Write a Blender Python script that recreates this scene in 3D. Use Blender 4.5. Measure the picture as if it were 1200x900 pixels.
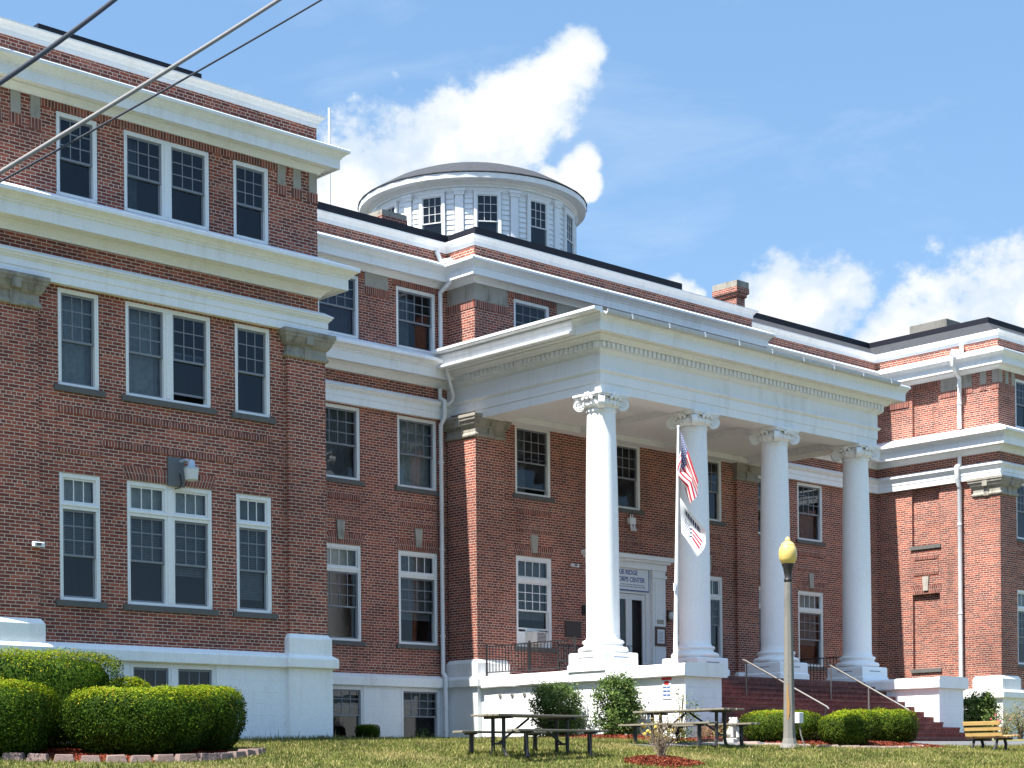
import bpy, bmesh, math, random
import numpy as np
from mathutils import Vector, Matrix, noise as mnoise
random.seed(7); rng = np.random.default_rng(7)
S = bpy.context.scene
for o in list(bpy.data.objects): bpy.data.objects.remove(o)
R = math.radians

# ------------------------------------------------------------------ camera
cd = bpy.data.cameras.new('camera'); cam = bpy.data.objects.new('camera', cd); S.collection.objects.link(cam)
YAW, ROLL = R(46.8433), R(0.51442)
F = Vector((math.cos(YAW), math.sin(YAW), 0)); RT = Vector((math.sin(YAW), -math.cos(YAW), 0)); DN = Vector((0, 0, -1))
c_, s_ = math.cos(ROLL), math.sin(ROLL)
cr = c_*RT + s_*DN; cdn = -s_*RT + c_*DN
cam.matrix_world = Matrix((( cr.x, -cdn.x, -F.x, 0), (cr.y, -cdn.y, -F.y, 0), (cr.z, -cdn.z, -F.z, 0), (0, 0, 0, 1)))
cd.sensor_width = 36; cd.lens = 2058.86/1200*36; cd.shift_x = 0; cd.shift_y = (904.47-450)/1200
cd.clip_start = 0.5; cd.clip_end = 3000
S.camera = cam
# ------------------------------------------------------------------ sun, sky, exposure
SUN = Vector((-1.0, 0.094, 1.76)).normalized()
EL = math.asin(SUN.z); AZ = math.atan2(SUN.x, SUN.y)
ld = bpy.data.lights.new('sun', 'SUN'); ld.energy = 5.0; ld.angle = R(0.5); ld.color = (1, .965, .91)
lo = bpy.data.objects.new('sun', ld); S.collection.objects.link(lo)
lo.rotation_euler = (-SUN).to_track_quat('-Z', 'Y').to_euler(); lo.location = (0, 40, 60)
S.view_settings.view_transform = 'Standard'; S.view_settings.look = 'None'
S.view_settings.exposure = 1.42; S.view_settings.gamma = 1
W = bpy.data.worlds.new('World'); S.world = W; W.use_nodes = True
SKY_STRENGTH = 0.074

def N(nt, typ, **kw):
    n = nt.nodes.new(typ)
    for k, v in kw.items():
        if k.startswith('i_'):
            n.inputs[int(k[2:]) if k[2:].isdigit() else k[2:].replace('_', ' ')].default_value = v
        else: setattr(n, k, v)
    return n
def mth(nt, op, a, b=None, c=None, clamp=False):
    n = nt.nodes.new('ShaderNodeMath'); n.operation = op; n.use_clamp = clamp
    for i, v in enumerate((a, b, c)):
        if v is None: continue
        if isinstance(v, (int, float)): n.inputs[i].default_value = v
        else: nt.links.new(v, n.inputs[i])
    return n.outputs[0]
def mixc(nt, f, a, b, mode='MIX'):
    n = nt.nodes.new('ShaderNodeMix'); n.data_type = 'RGBA'; n.blend_type = mode; n.clamp_factor = True
    for i, v in ((0, f), (6, a), (7, b)):
        if isinstance(v, (int, float)): n.inputs[i].default_value = v
        elif isinstance(v, tuple): n.inputs[i].default_value = (*v, 1)[:4]
        else: nt.links.new(v, n.inputs[i])
    return n.outputs[2]
def ramp(nt, f, stops):
    n = nt.nodes.new('ShaderNodeValToRGB'); e = n.color_ramp.elements
    while len(e) < len(stops): e.new(.5)
    for k, (p, c) in zip(e, stops):
        k.position = p; k.color = (*c, 1) if len(c) == 3 else c
    nt.links.new(f, n.inputs[0]); return n.outputs[0]
def rampf(nt, f, p0, p1, a=0., b=1.):
    n = nt.nodes.new('ShaderNodeMapRange'); n.interpolation_type = 'SMOOTHSTEP'
    nt.links.new(f, n.inputs[0])
    for i, v in enumerate((p0, p1, a, b)): n.inputs[i+1].default_value = v
    return n.outputs[0]

def build_world():
    nt = W.node_tree; nt.nodes.clear(); L = nt.links
    out = N(nt, 'ShaderNodeOutputWorld'); bg = N(nt, 'ShaderNodeBackground'); L.new(bg.outputs[0], out.inputs[0])
    sky = N(nt, 'ShaderNodeTexSky', sky_type='NISHITA', sun_disc=False, sun_elevation=EL, sun_rotation=AZ,
            air_density=1.0, dust_density=1.1, ozone_density=1.6, altitude=200)
    tc = N(nt, 'ShaderNodeTexCoord'); gen = tc.outputs['Generated']
    # cumulus banks: soft lobes at directions on the sky sphere broken up by noise
    mp = N(nt, 'ShaderNodeMapping'); L.new(gen, mp.inputs[0]); mp.inputs[3].default_value = (1, 1, 1.3)
    n1 = N(nt, 'ShaderNodeTexNoise', i_2=16., i_3=7., i_4=.58); L.new(mp.outputs[0], n1.inputs[0])
    n2 = N(nt, 'ShaderNodeTexNoise', i_2=70., i_3=5., i_4=.62); L.new(mp.outputs[0], n2.inputs[0])
    lobes = CLOUDS; cur = None
    for (d, r) in lobes:
        v = N(nt, 'ShaderNodeVectorMath', operation='DISTANCE'); L.new(gen, v.inputs[0]); v.inputs[1].default_value = d
        m = mth(nt, 'SUBTRACT', 1.0, mth(nt, 'DIVIDE', v.outputs['Value'], r))
        cur = m if cur is None else mth(nt, 'SMOOTH_MAX', cur, m, .12)
    dens = mth(nt, 'ADD', cur, mth(nt, 'MULTIPLY', mth(nt, 'SUBTRACT', n1.outputs[0], .5), 1.5))
    dens = mth(nt, 'ADD', dens, mth(nt, 'MULTIPLY', mth(nt, 'SUBTRACT', n2.outputs[0], .5), .85))
    mask = rampf(nt, dens, .06, .42)
    # faint high wisps
    mp2 = N(nt, 'ShaderNodeMapping'); L.new(gen, mp2.inputs[0]); mp2.inputs[3].default_value = (3, 3, 9)
    n3 = N(nt, 'ShaderNodeTexNoise', i_2=2.2, i_3=6., i_4=.6, i_8=.6); L.new(mp2.outputs[0], n3.inputs[0])
    wisp = mth(nt, 'MULTIPLY', rampf(nt, n3.outputs[0], .52, .78), .20)
    shade = rampf(nt, mth(nt, 'ADD', mth(nt, 'MULTIPLY', dens, .6), mth(nt, 'MULTIPLY', n1.outputs[0], 1.1)), .62, 1.15)
    cl = mixc(nt, shade, (3.7, 4.3, 5.0), (5.5, 5.55, 5.6))
    # thin even veil that lifts the blue
    veil = mixc(nt, .42, sky.outputs[0], (1.45, 3.1, 5.45))
    c1 = mixc(nt, wisp, veil, (4.2, 4.9, 5.6))
    c2 = mixc(nt, mask, c1, cl)
    sz = N(nt, 'ShaderNodeSeparateXYZ'); L.new(gen, sz.inputs[0])
    gain = rampf(nt, sz.outputs[2], .42, .75, 1., 1.75)  # high sky brightened out of view to add fill on shaded walls
    vm = N(nt, 'ShaderNodeVectorMath', operation='SCALE'); L.new(c2, vm.inputs[0]); L.new(gain, vm.inputs['Scale']); c2 = vm.outputs[0]
    L.new(c2, bg.inputs[0]); bg.inputs[1].default_value = SKY_STRENGTH
CLOUDS = []
def cl(x, y, r):   # direction of a cloud lobe from its azimuth / elevation slopes
    d = F + RT*((x-600)/2058.86) + Vector((0, 0, 1))*((904.47-y)/2058.86)
    CLOUDS.append((tuple(d.normalized()), r))
for x, y, r in ((690, 58, .016), (676, 78, .020), (656, 100, .025), (630, 122, .031), (602, 146, .035), (565, 168, .037), (525, 182, .037),
                (475, 198, .044), (430, 214, .043), (398, 236, .036), (350, 250, .03), (692, 188, .011), (679, 204, .014), (664, 222, .013), (650, 212, .010), (694, 216, .010),
                (918, 350, .031), (958, 364, .036), (992, 346, .024), (908, 384, .028), (948, 402, .034),
                (1062, 412, .034), (1108, 402, .042), (1160, 388, .046), (1205, 378, .048), (1150, 420, .05), (1260, 400, .07),
                (796, 342, .010), (808, 346, .010), (822, 350, .008), (1040, 425, .03)):
    cl(x, y, r)
build_world()

# ------------------------------------------------------------------ materials
MATS = {}
def mat(name):
    m = bpy.data.materials.new(name); m.use_nodes = True; nt = m.node_tree; nt.nodes.clear()
    out = N(nt, 'ShaderNodeOutputMaterial'); b = N(nt, 'ShaderNodeBsdfPrincipled'); nt.links.new(b.outputs[0], out.inputs[0])
    MATS[name] = m; return m, nt, b
def objco(nt): return N(nt, 'ShaderNodeTexCoord').outputs['Object']
def geo_pos(nt): return N(nt, 'ShaderNodeNewGeometry').outputs['Position']
def noise(nt, v, sc, det=4., rough=.55, stretch=None):
    if stretch:
        mp = N(nt, 'ShaderNodeMapping'); nt.links.new(v, mp.inputs[0]); mp.inputs[3].default_value = stretch; v = mp.outputs[0]
    n = N(nt, 'ShaderNodeTexNoise', i_2=sc, i_3=det, i_4=rough); nt.links.new(v, n.inputs[0]); return n.outputs[0]
def bump(nt, b, h, dist, st=1.):
    n = N(nt, 'ShaderNodeBump'); n.inputs['Strength'].default_value = st; n.inputs['Distance'].default_value = dist
    nt.links.new(h, n.inputs['Height']); nt.links.new(n.outputs[0], b.inputs['Normal'])

def brick_mat(name, c1, c2, mortar, bw=.2127, rh=.0677, ms=.0082, offset=.5, squash=(.5, 8), stain=.5):
    m, nt, b = mat(name); L = nt.links
    uv = N(nt, 'ShaderNodeUVMap'); pos = geo_pos(nt)
    jit = N(nt, 'ShaderNodeTexNoise', i_2=1.7, i_3=2.); L.new(pos, jit.inputs[0])
    va = N(nt, 'ShaderNodeVectorMath', operation='MULTIPLY_ADD'); L.new(jit.outputs[1], va.inputs[0]); va.inputs[1].default_value = (.012, .012, 0); L.new(uv.outputs[0], va.inputs[2])
    bt = N(nt, 'ShaderNodeTexBrick', offset=offset, offset_frequency=2, squash=squash[0], squash_frequency=squash[1])
    L.new(va.outputs[0], bt.inputs[0])
    bt.inputs['Color1'].default_value = (0, 0, 0, 1); bt.inputs['Color2'].default_value = (1, 1, 1, 1); bt.inputs['Mortar'].default_value = (.5, .5, .5, 1)
    bt.inputs['Scale'].default_value = 1; bt.inputs['Mortar Size'].default_value = ms; bt.inputs['Mortar Smooth'].default_value = .25
    bt.inputs['Bias'].default_value = -.08; bt.inputs['Brick Width'].default_value = bw; bt.inputs['Row Height'].default_value = rh
    rnd = N(nt, 'ShaderNodeSeparateColor'); L.new(bt.outputs[0], rnd.inputs[0])
    col = ramp(nt, rnd.outputs[0], [(0, c2), (.35, tuple((a*.7+d*.3) for a, d in zip(c2, c1))), (.7, c1), (1, (c1[0]*1.18, c1[1]*1.45, c1[2]*1.4))])
    fine = noise(nt, pos, 38., 3.)
    col = mixc(nt, 1., col, ramp(nt, fine, [(.25, (.72, .72, .72)), (.8, (1.25, 1.25, 1.25))]), 'MULTIPLY')
    mcol = mixc(nt, noise(nt, pos, 3.1, 4.), tuple(x*.72 for x in mortar), tuple(x*1.15 for x in mortar))
    c = mixc(nt, bt.outputs[1], col, mcol)
    big = noise(nt, pos, .42, 5., .62)
    c = mixc(nt, 1., c, ramp(nt, big, [(.30, (.72, .70, .70)), (.55, (1, 1, 1)), (.75, (1.14, 1.10, 1.06))]), 'MULTIPLY')
    streak = noise(nt, pos, 1.0, 4., .6, (2.2, 2.2, .28))
    c = mixc(nt, mth(nt, 'MULTIPLY', rampf(nt, streak, .56, .78), stain), c, (.085, .06, .05))
    patch = noise(nt, pos, .8, 3., .5, (1, 1, 1.6))
    c = mixc(nt, mth(nt, 'MULTIPLY', rampf(nt, patch, .60, .68), .22), c, (.36, .20, .15))
    dk = noise(nt, pos, .65, 4., .6, (1.3, 1.3, .7))
    c = mixc(nt, mth(nt, 'MULTIPLY', rampf(nt, dk, .60, .74), .30), c, (.07, .042, .038))
    L.new(c, b.inputs['Base Color']); b.inputs['Roughness'].default_value = .88; b.inputs['Specular IOR Level'].default_value = .25
    h = mth(nt, 'ADD', mth(nt, 'SUBTRACT', 1., bt.outputs[1]), mth(nt, 'MULTIPLY', fine, .35))
    bump(nt, b, h, .008, .9)
    return m
BC1, BC2, BMO = (.325, .084, .052), (.165, .048, .037), (.62, .49, .40)
brick_mat('red_brick', BC1, BC2, BMO, stain=.45)
brick_mat('red_brick_soldier', (.28, .078, .054), (.145, .047, .039), (.52, .41, .34), bw=.0677, rh=.2127, offset=0., squash=(1, 2))
brick_mat('red_brick_pale', (.34, .12, .078), (.23, .078, .055), (.50, .38, .30), stain=.3)
brick_mat('stair_brick', (.185, .060, .050), (.125, .042, .038), (.28, .18, .15), bw=.072, rh=.2, ms=.005, offset=0, squash=(1, 2), stain=.5)

def paint_mat(name, col, dirt, dirt_amt=.6, rough=.45, bumpd=.002, blocks=None, sc=.8, spec=.4):
    m, nt, b = mat(name); L = nt.links; pos = geo_pos(nt)
    n1 = noise(nt, pos, sc, 6., .65); n2 = noise(nt, pos, 1.6, 5., .6, (3.2, 3.2, .35)); n3 = noise(nt, pos, 26., 3.)
    f = mth(nt, 'MULTIPLY', rampf(nt, mth(nt, 'ADD', mth(nt, 'MULTIPLY', n1, .5), mth(nt, 'MULTIPLY', n2, .5)), .47, .70), dirt_amt)
    c = mixc(nt, f, col, dirt)
    c = mixc(nt, 1., c, ramp(nt, n3, [(.3, (.93, .93, .93)), (.7, (1.03, 1.03, 1.03))]), 'MULTIPLY')
    h = mth(nt, 'ADD', n3, mth(nt, 'MULTIPLY', n1, 2.))
    if blocks:
        uv = N(nt, 'ShaderNodeUVMap')
        bt = N(nt, 'ShaderNodeTexBrick'); L.new(uv.outputs[0], bt.inputs[0])
        for k, v in (('Scale', 1), ('Mortar Size', .007), ('Mortar Smooth', .6), ('Brick Width', blocks[0]), ('Row Height', blocks[1])): bt.inputs[k].default_value = v
        h = mth(nt, 'SUBTRACT', h, mth(nt, 'MULTIPLY', bt.outputs[1], .7))
        chip = noise(nt, pos, 7., 3., .5)
        c = mixc(nt, mth(nt, 'MULTIPLY', rampf(nt, chip, .70, .76), .55), c, dirt)
    L.new(c, b.inputs['Base Color']); b.inputs['Roughness'].default_value = rough; b.inputs['Specular IOR Level'].default_value = spec
    bump(nt, b, h, bumpd, .8); return m
paint_mat('white_trim', (.80, .81, .82), (.56, .545, .51), .42, .5)
paint_mat('white_column', (.82, .825, .82), (.64, .63, .60), .3, .4, .001)
paint_mat('white_masonry', (.80, .81, .81), (.56, .545, .52), .35, .75, .006, blocks=(.62, .24))
paint_mat('white_masonry_cap', (.82, .82, .80), (.55, .53, .49), .35, .7, .006)
paint_mat('window_paint', (.78, .78, .77), (.56, .54, .5), .3, .45)
paint_mat('sash_paint', (.20, .215, .24), (.14, .14, .15), .4, .5)
paint_mat('white_sash_paint', (.72, .72, .71), (.5, .5, .48), .3, .5)
paint_mat('downspout_white', (.74, .75, .76), (.45, .43, .40), .5, .38)
paint_mat('limestone', (.36, .335, .29), (.13, .115, .095), .85, .9, .006, sc=1.7)
paint_mat('dark_stone', (.115, .112, .105), (.06, .055, .05), .7, .9, .006)
paint_mat('mossy_stone', (.30, .275, .23), (.10, .088, .07), .9, .95, .010, sc=2.6)
paint_mat('black_flashing', (.009, .010, .016), (.018, .018, .022), .4, .6, spec=.2)
paint_mat('shingle', (.040, .042, .047), (.020, .021, .024), .8, .9, .012, blocks=(.3, .13), sc=5.)
paint_mat('black_iron', (.018, .018, .02), (.05, .04, .035), .3, .5)
paint_mat('grey_rail', (.125, .118, .11), (.12, .09, .06), .4, .4)
paint_mat('galvanized', (.50, .52, .54), (.33, .34, .34), .5, .35)
paint_mat('concrete', (.18, .17, .15), (.10, .095, .085), .7, .9, .006, sc=2.4)
paint_mat('old_wood', (.20, .175, .135), (.10, .095, .06), .8, .85, .006, sc=3.)
paint_mat('bench_wood', (.62, .40, .15), (.42, .25, .09), .5, .5, .003, sc=3.)
paint_mat('bench_wood_shaded', (.52, .27, .11), (.38, .19, .08), .5, .5, .003, sc=3.)  # bench wood with the shade of the seat underside mixed into its colour
paint_mat('dark_bronze', (.055, .040, .035), (.03, .024, .02), .5, .5)
paint_mat('brown_frame', (.09, .035, .022), (.05, .02, .015), .5, .4)
paint_mat('paper_white', (.72, .73, .75), (.6, .6, .6), .2, .6)
paint_mat('sign_blue', (.06, .11, .30), (.06, .10, .25), .1, .5)
paint_mat('sign_red', (.50, .03, .035), (.4, .03, .03), .1, .5)
paint_mat('sign_grey_text', (.20, .22, .28), (.2, .2, .25), .1, .6)
paint_mat('ac_plastic', (.62, .60, .55), (.4, .38, .34), .4, .5)
paint_mat('ac_grille', (.10, .10, .10), (.06, .06, .06), .4, .6)
paint_mat('grey_board', (.13, .14, .15), (.08, .08, .085), .6, .8)
paint_mat('lamp_aluminium', (.42, .50, .60), (.32, .36, .40), .4, .4)
paint_mat('lamp_glass_white', (.62, .64, .64), (.45, .46, .44), .4, .3)
paint_mat('edging_block', (.21, .145, .125), (.13, .10, .085), .8, .95, .01, sc=4.)
paint_mat('pale_slab', (.27, .20, .17), (.18, .135, .115), .6, .95, .008, sc=4.)
paint_mat('asphalt_path', (.115, .115, .118), (.08, .08, .08), .6, .95, .004, sc=3.)
paint_mat('asphalt', (.060, .060, .062), (.045, .045, .045), .6, .95, .004, sc=3.)
paint_mat('verge', (.045, .06, .022), (.03, .035, .015), .7, .95, .02, sc=1.)
paint_mat('rust', (.30, .17, .06), (.18, .13, .08), .8, .9)
paint_mat('bark', (.16, .12, .085), (.09, .07, .05), .7, .95, .008, sc=6.)
paint_mat('twig', (.22, .165, .115), (.13, .10, .07), .6, .9, .003, sc=6.)
paint_mat('cable_black', (.025, .025, .03), (.05, .05, .05), .3, .6)
paint_mat('cable_grey', (.20, .185, .165), (.13, .12, .11), .5, .6)
paint_mat('blue_cloth', (.04, .07, .24), (.02, .03, .10), .8, .8, .004, sc=9.)
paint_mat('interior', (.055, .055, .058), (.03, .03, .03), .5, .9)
paint_mat('statue_white', (.44, .42, .38), (.25, .23, .20), .8, .9, .01, sc=7.)
paint_mat('meter_box', (.60, .61, .62), (.45, .45, .44), .3, .5)

def simple(name, col, rough=.6, spec=.4):
    m, nt, b = mat(name); pos = geo_pos(nt)
    n = noise(nt, pos, 9., 4.)
    c = mixc(nt, 1., col, ramp(nt, n, [(.3, (.82, .82, .82)), (.7, (1.12, 1.12, 1.12))]), 'MULTIPLY')
    nt.links.new(c, b.inputs['Base Color']); b.inputs['Roughness'].default_value = rough; b.inputs['Specular IOR Level'].default_value = spec
    return m
simple('curtain_cloth', (.50, .52, .52), .9)
simple('curtain_cloth_dark', (.16, .18, .19), .9)
simple('white_blind', (.66, .66, .62), .8)
simple('grey_blind', (.30, .31, .31), .8)
simple('purple_curtain', (.13, .11, .17), .9)
simple('flower_pink', (.55, .07, .12), .7)
simple('flower_yellow', (.62, .42, .06), .7)

def glass_mat():
    m = bpy.data.materials.new('window_glass'); m.use_nodes = True; nt = m.node_tree; nt.nodes.clear(); L = nt.links
    out = N(nt, 'ShaderNodeOutputMaterial'); tr = N(nt, 'ShaderNodeBsdfTransparent'); gl = N(nt, 'ShaderNodeBsdfGlossy')
    tr.inputs[0].default_value = (.60, .66, .68, 1); gl.inputs['Roughness'].default_value = .02; gl.inputs[0].default_value = (.9, .94, 1, 1)
    pos = geo_pos(nt); n = N(nt, 'ShaderNodeBump'); n.inputs['Strength'].default_value = .35; n.inputs['Distance'].default_value = .004
    L.new(noise(nt, pos, 2.2, 2.), n.inputs['Height']); L.new(n.outputs[0], gl.inputs['Normal'])
    fr = N(nt, 'ShaderNodeFresnel'); fr.inputs[0].default_value = 1.55
    mx = N(nt, 'ShaderNodeMixShader'); L.new(mth(nt, 'MULTIPLY', fr.outputs[0], .85, clamp=True), mx.inputs[0])
    L.new(tr.outputs[0], mx.inputs[1]); L.new(gl.outputs[0], mx.inputs[2]); L.new(mx.outputs[0], out.inputs[0]); MATS['window_glass'] = m
glass_mat()

def globe_mat():
    m, nt, b = mat('lamp_globe')
    b.inputs['Base Color'].default_value = (.64, .47, .15, 1); b.inputs['Roughness'].default_value = .22
    b.inputs['Subsurface Weight'].default_value = .25; b.inputs['Subsurface Radius'].default_value = (.06, .05, .02)
globe_mat()

def leaf_mat(name, stops, patch=(.75, 1.3), rough=.55, trans=.25, psc=2.6, dry=None):
    m = bpy.data.materials.new(name); m.use_nodes = True; nt = m.node_tree; nt.nodes.clear(); L = nt.links
    out = N(nt, 'ShaderNodeOutputMaterial'); b = N(nt, 'ShaderNodeBsdfPrincipled'); g = N(nt, 'ShaderNodeNewGeometry')
    c = ramp(nt, g.outputs['Random Per Island'], stops)
    n = noise(nt, g.outputs['Position'], psc, 4., .6)
    c = mixc(nt, 1., c, ramp(nt, n, [(.3, (patch[0],)*3), (.7, (patch[1], patch[1]*.98, patch[1]*.9))]), 'MULTIPLY')
    if dry:
        c = mixc(nt, mth(nt, 'MULTIPLY', rampf(nt, noise(nt, g.outputs['Position'], .55, 4., .6), .52, .68), .5), c, dry)
    L.new(c, b.inputs['Base Color']); b.inputs['Roughness'].default_value = rough; b.inputs['Specular IOR Level'].default_value = .07
    t = N(nt, 'ShaderNodeBsdfTranslucent'); L.new(c, t.inputs[0]); mx = N(nt, 'ShaderNodeMixShader'); mx.inputs[0].default_value = trans
    L.new(b.outputs[0], mx.inputs[1]); L.new(t.outputs[0], mx.inputs[2]); L.new(mx.outputs[0], out.inputs[0]); MATS[name] = m
leaf_mat('hedge_leaf', [(0, (.009, .024, .002)), (.5, (.020, .048, .003)), (.9, (.044, .080, .004)), (.993, (.075, .115, .006)), (1, (.20, .11, .015))], patch=(.55, 1.4), trans=.12, rough=.7)
leaf_mat('sunlit_new_growth', [(0, (.07, .125, .003)), (.5, (.15, .21, .005)), (.9, (.25, .28, .010)), (.96, (.32, .24, .02)), (1, (.38, .19, .03))], patch=(.65, 1.35), trans=.22)  # new growth, lightened so hedge tops look sunlit against darkened side leaves
leaf_mat('yew_leaf', [(0, (.014, .032, .004)), (.5, (.036, .066, .006)), (.9, (.075, .10, .009)), (1, (.11, .12, .014))], patch=(.6, 1.4), trans=.14, rough=.7)
leaf_mat('shrub_leaf', [(0, (.035, .072, .018)), (.5, (.080, .138, .034)), (.85, (.14, .20, .055)), (1, (.21, .25, .085))])
leaf_mat('pale_leaf', [(0, (.07, .12, .03)), (.5, (.13, .20, .05)), (.85, (.22, .26, .08)), (1, (.34, .30, .10))])
leaf_mat('rose_leaf', [(0, (.09, .11, .03)), (.5, (.17, .18, .06)), (.85, (.27, .24, .09)), (.95, (.35, .22, .10)), (1, (.50, .16, .15))])
leaf_mat('dry_leaf', [(0, (.20, .15, .05)), (.5, (.32, .25, .08)), (1, (.42, .34, .10))])
leaf_mat('grass_blade', [(0, (.055, .085, .015)), (.4, (.105, .135, .026)), (.7, (.185, .18, .052)), (.9, (.32, .265, .115)), (1, (.40, .34, .17))], patch=(.58, 1.5), trans=.2, psc=1.1, dry=(.29, .235, .10))
leaf_mat('mulch_chip', [(0, (.075, .018, .012)), (.5, (.17, .038, .021)), (.85, (.24, .065, .036)), (1, (.30, .11, .07))], trans=0., rough=.9)

def lawn_mat():
    m, nt, b = mat('lawn_soil'); pos = geo_pos(nt)
    n = noise(nt, pos, .55, 5., .6); n2 = noise(nt, pos, 9., 5., .65)
    c = ramp(nt, n, [(.30, (.070, .095, .024)), (.50, (.115, .122, .042)), (.68, (.22, .19, .095))])
    c = mixc(nt, 1., c, ramp(nt, n2, [(.3, (.6, .6, .55)), (.7, (1.35, 1.3, 1.2))]), 'MULTIPLY')
    nt.links.new(c, b.inputs['Base Color']); b.inputs['Roughness'].default_value = .95; b.inputs['Specular IOR Level'].default_value = .1
    bump(nt, b, n2, .05, .8)
lawn_mat()

def flag_us():
    m, nt, b = mat('striped_flag_cloth'); L = nt.links
    uv = N(nt, 'ShaderNodeUVMap'); s = N(nt, 'ShaderNodeSeparateXYZ'); L.new(uv.outputs[0], s.inputs[0]); u, v = s.outputs[0], s.outputs[1]
    st = mth(nt, 'MODULO', mth(nt, 'FLOOR', mth(nt, 'MULTIPLY', v, 13.)), 2.)
    c = mixc(nt, st, (.55, .025, .04), (.80, .79, .78))
    can = mth(nt, 'MULTIPLY', mth(nt, 'LESS_THAN', u, .40), mth(nt, 'LESS_THAN', v, .538))
    vo = N(nt, 'ShaderNodeTexVoronoi', i_2=1., voronoi_dimensions='2D'); vo.inputs['Randomness'].default_value = 0
    mp = N(nt, 'ShaderNodeMapping'); L.new(uv.outputs[0], mp.inputs[0]); mp.inputs[3].default_value = (22, 15, 1); L.new(mp.outputs[0], vo.inputs[0])
    star = mth(nt, 'LESS_THAN', vo.outputs[0], .24)
    c = mixc(nt, can, c, mixc(nt, star, (.02, .035, .15), (.8, .8, .8)))
    L.new(c, b.inputs['Base Color']); b.inputs['Roughness'].default_value = .8
flag_us()
def flag_white():
    m, nt, b = mat('emblem_flag_cloth'); L = nt.links
    uv = N(nt, 'ShaderNodeUVMap'); s = N(nt, 'ShaderNodeSeparateXYZ'); L.new(uv.outputs[0], s.inputs[0]); u, v = s.outputs[0], s.outputs[1]
    def rect(u0, u1, v0, v1):
        a = mth(nt, 'MULTIPLY', mth(nt, 'GREATER_THAN', u, u0), mth(nt, 'LESS_THAN', u, u1))
        return mth(nt, 'MULTIPLY', a, mth(nt, 'MULTIPLY', mth(nt, 'GREATER_THAN', v, v0), mth(nt, 'LESS_THAN', v, v1)))
    gap = mth(nt, 'GREATER_THAN', mth(nt, 'FRACT', mth(nt, 'MULTIPLY', u, 12.)), .22)
    hole = mth(nt, 'GREATER_THAN', mth(nt, 'ABSOLUTE', mth(nt, 'SUBTRACT', mth(nt, 'FRACT', mth(nt, 'MULTIPLY', u, 12.)), .61)), .07)
    letters = mth(nt, 'MULTIPLY', rect(.22, .80, .10, .26), gap)
    c = mixc(nt, letters, (.70, .70, .73), (.012, .018, .08))
    red = mth(nt, 'MULTIPLY', rect(.48, .88, .38, .80), mth(nt, 'LESS_THAN', mth(nt, 'FRACT', mth(nt, 'MULTIPLY', v, 7.2)), .62))
    c = mixc(nt, red, c, (.55, .03, .04))
    chev = mth(nt, 'LESS_THAN', mth(nt, 'FRACT', mth(nt, 'MULTIPLY', mth(nt, 'ADD', v, mth(nt, 'ABSOLUTE', mth(nt, 'SUBTRACT', u, .36))), 7.5)), .42)
    c = mixc(nt, mth(nt, 'MULTIPLY', rect(.16, .47, .40, .86), chev), c, (.012, .015, .06))
    L.new(c, b.inputs['Base Color']); b.inputs['Roughness'].default_value = .8
flag_white()

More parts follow.
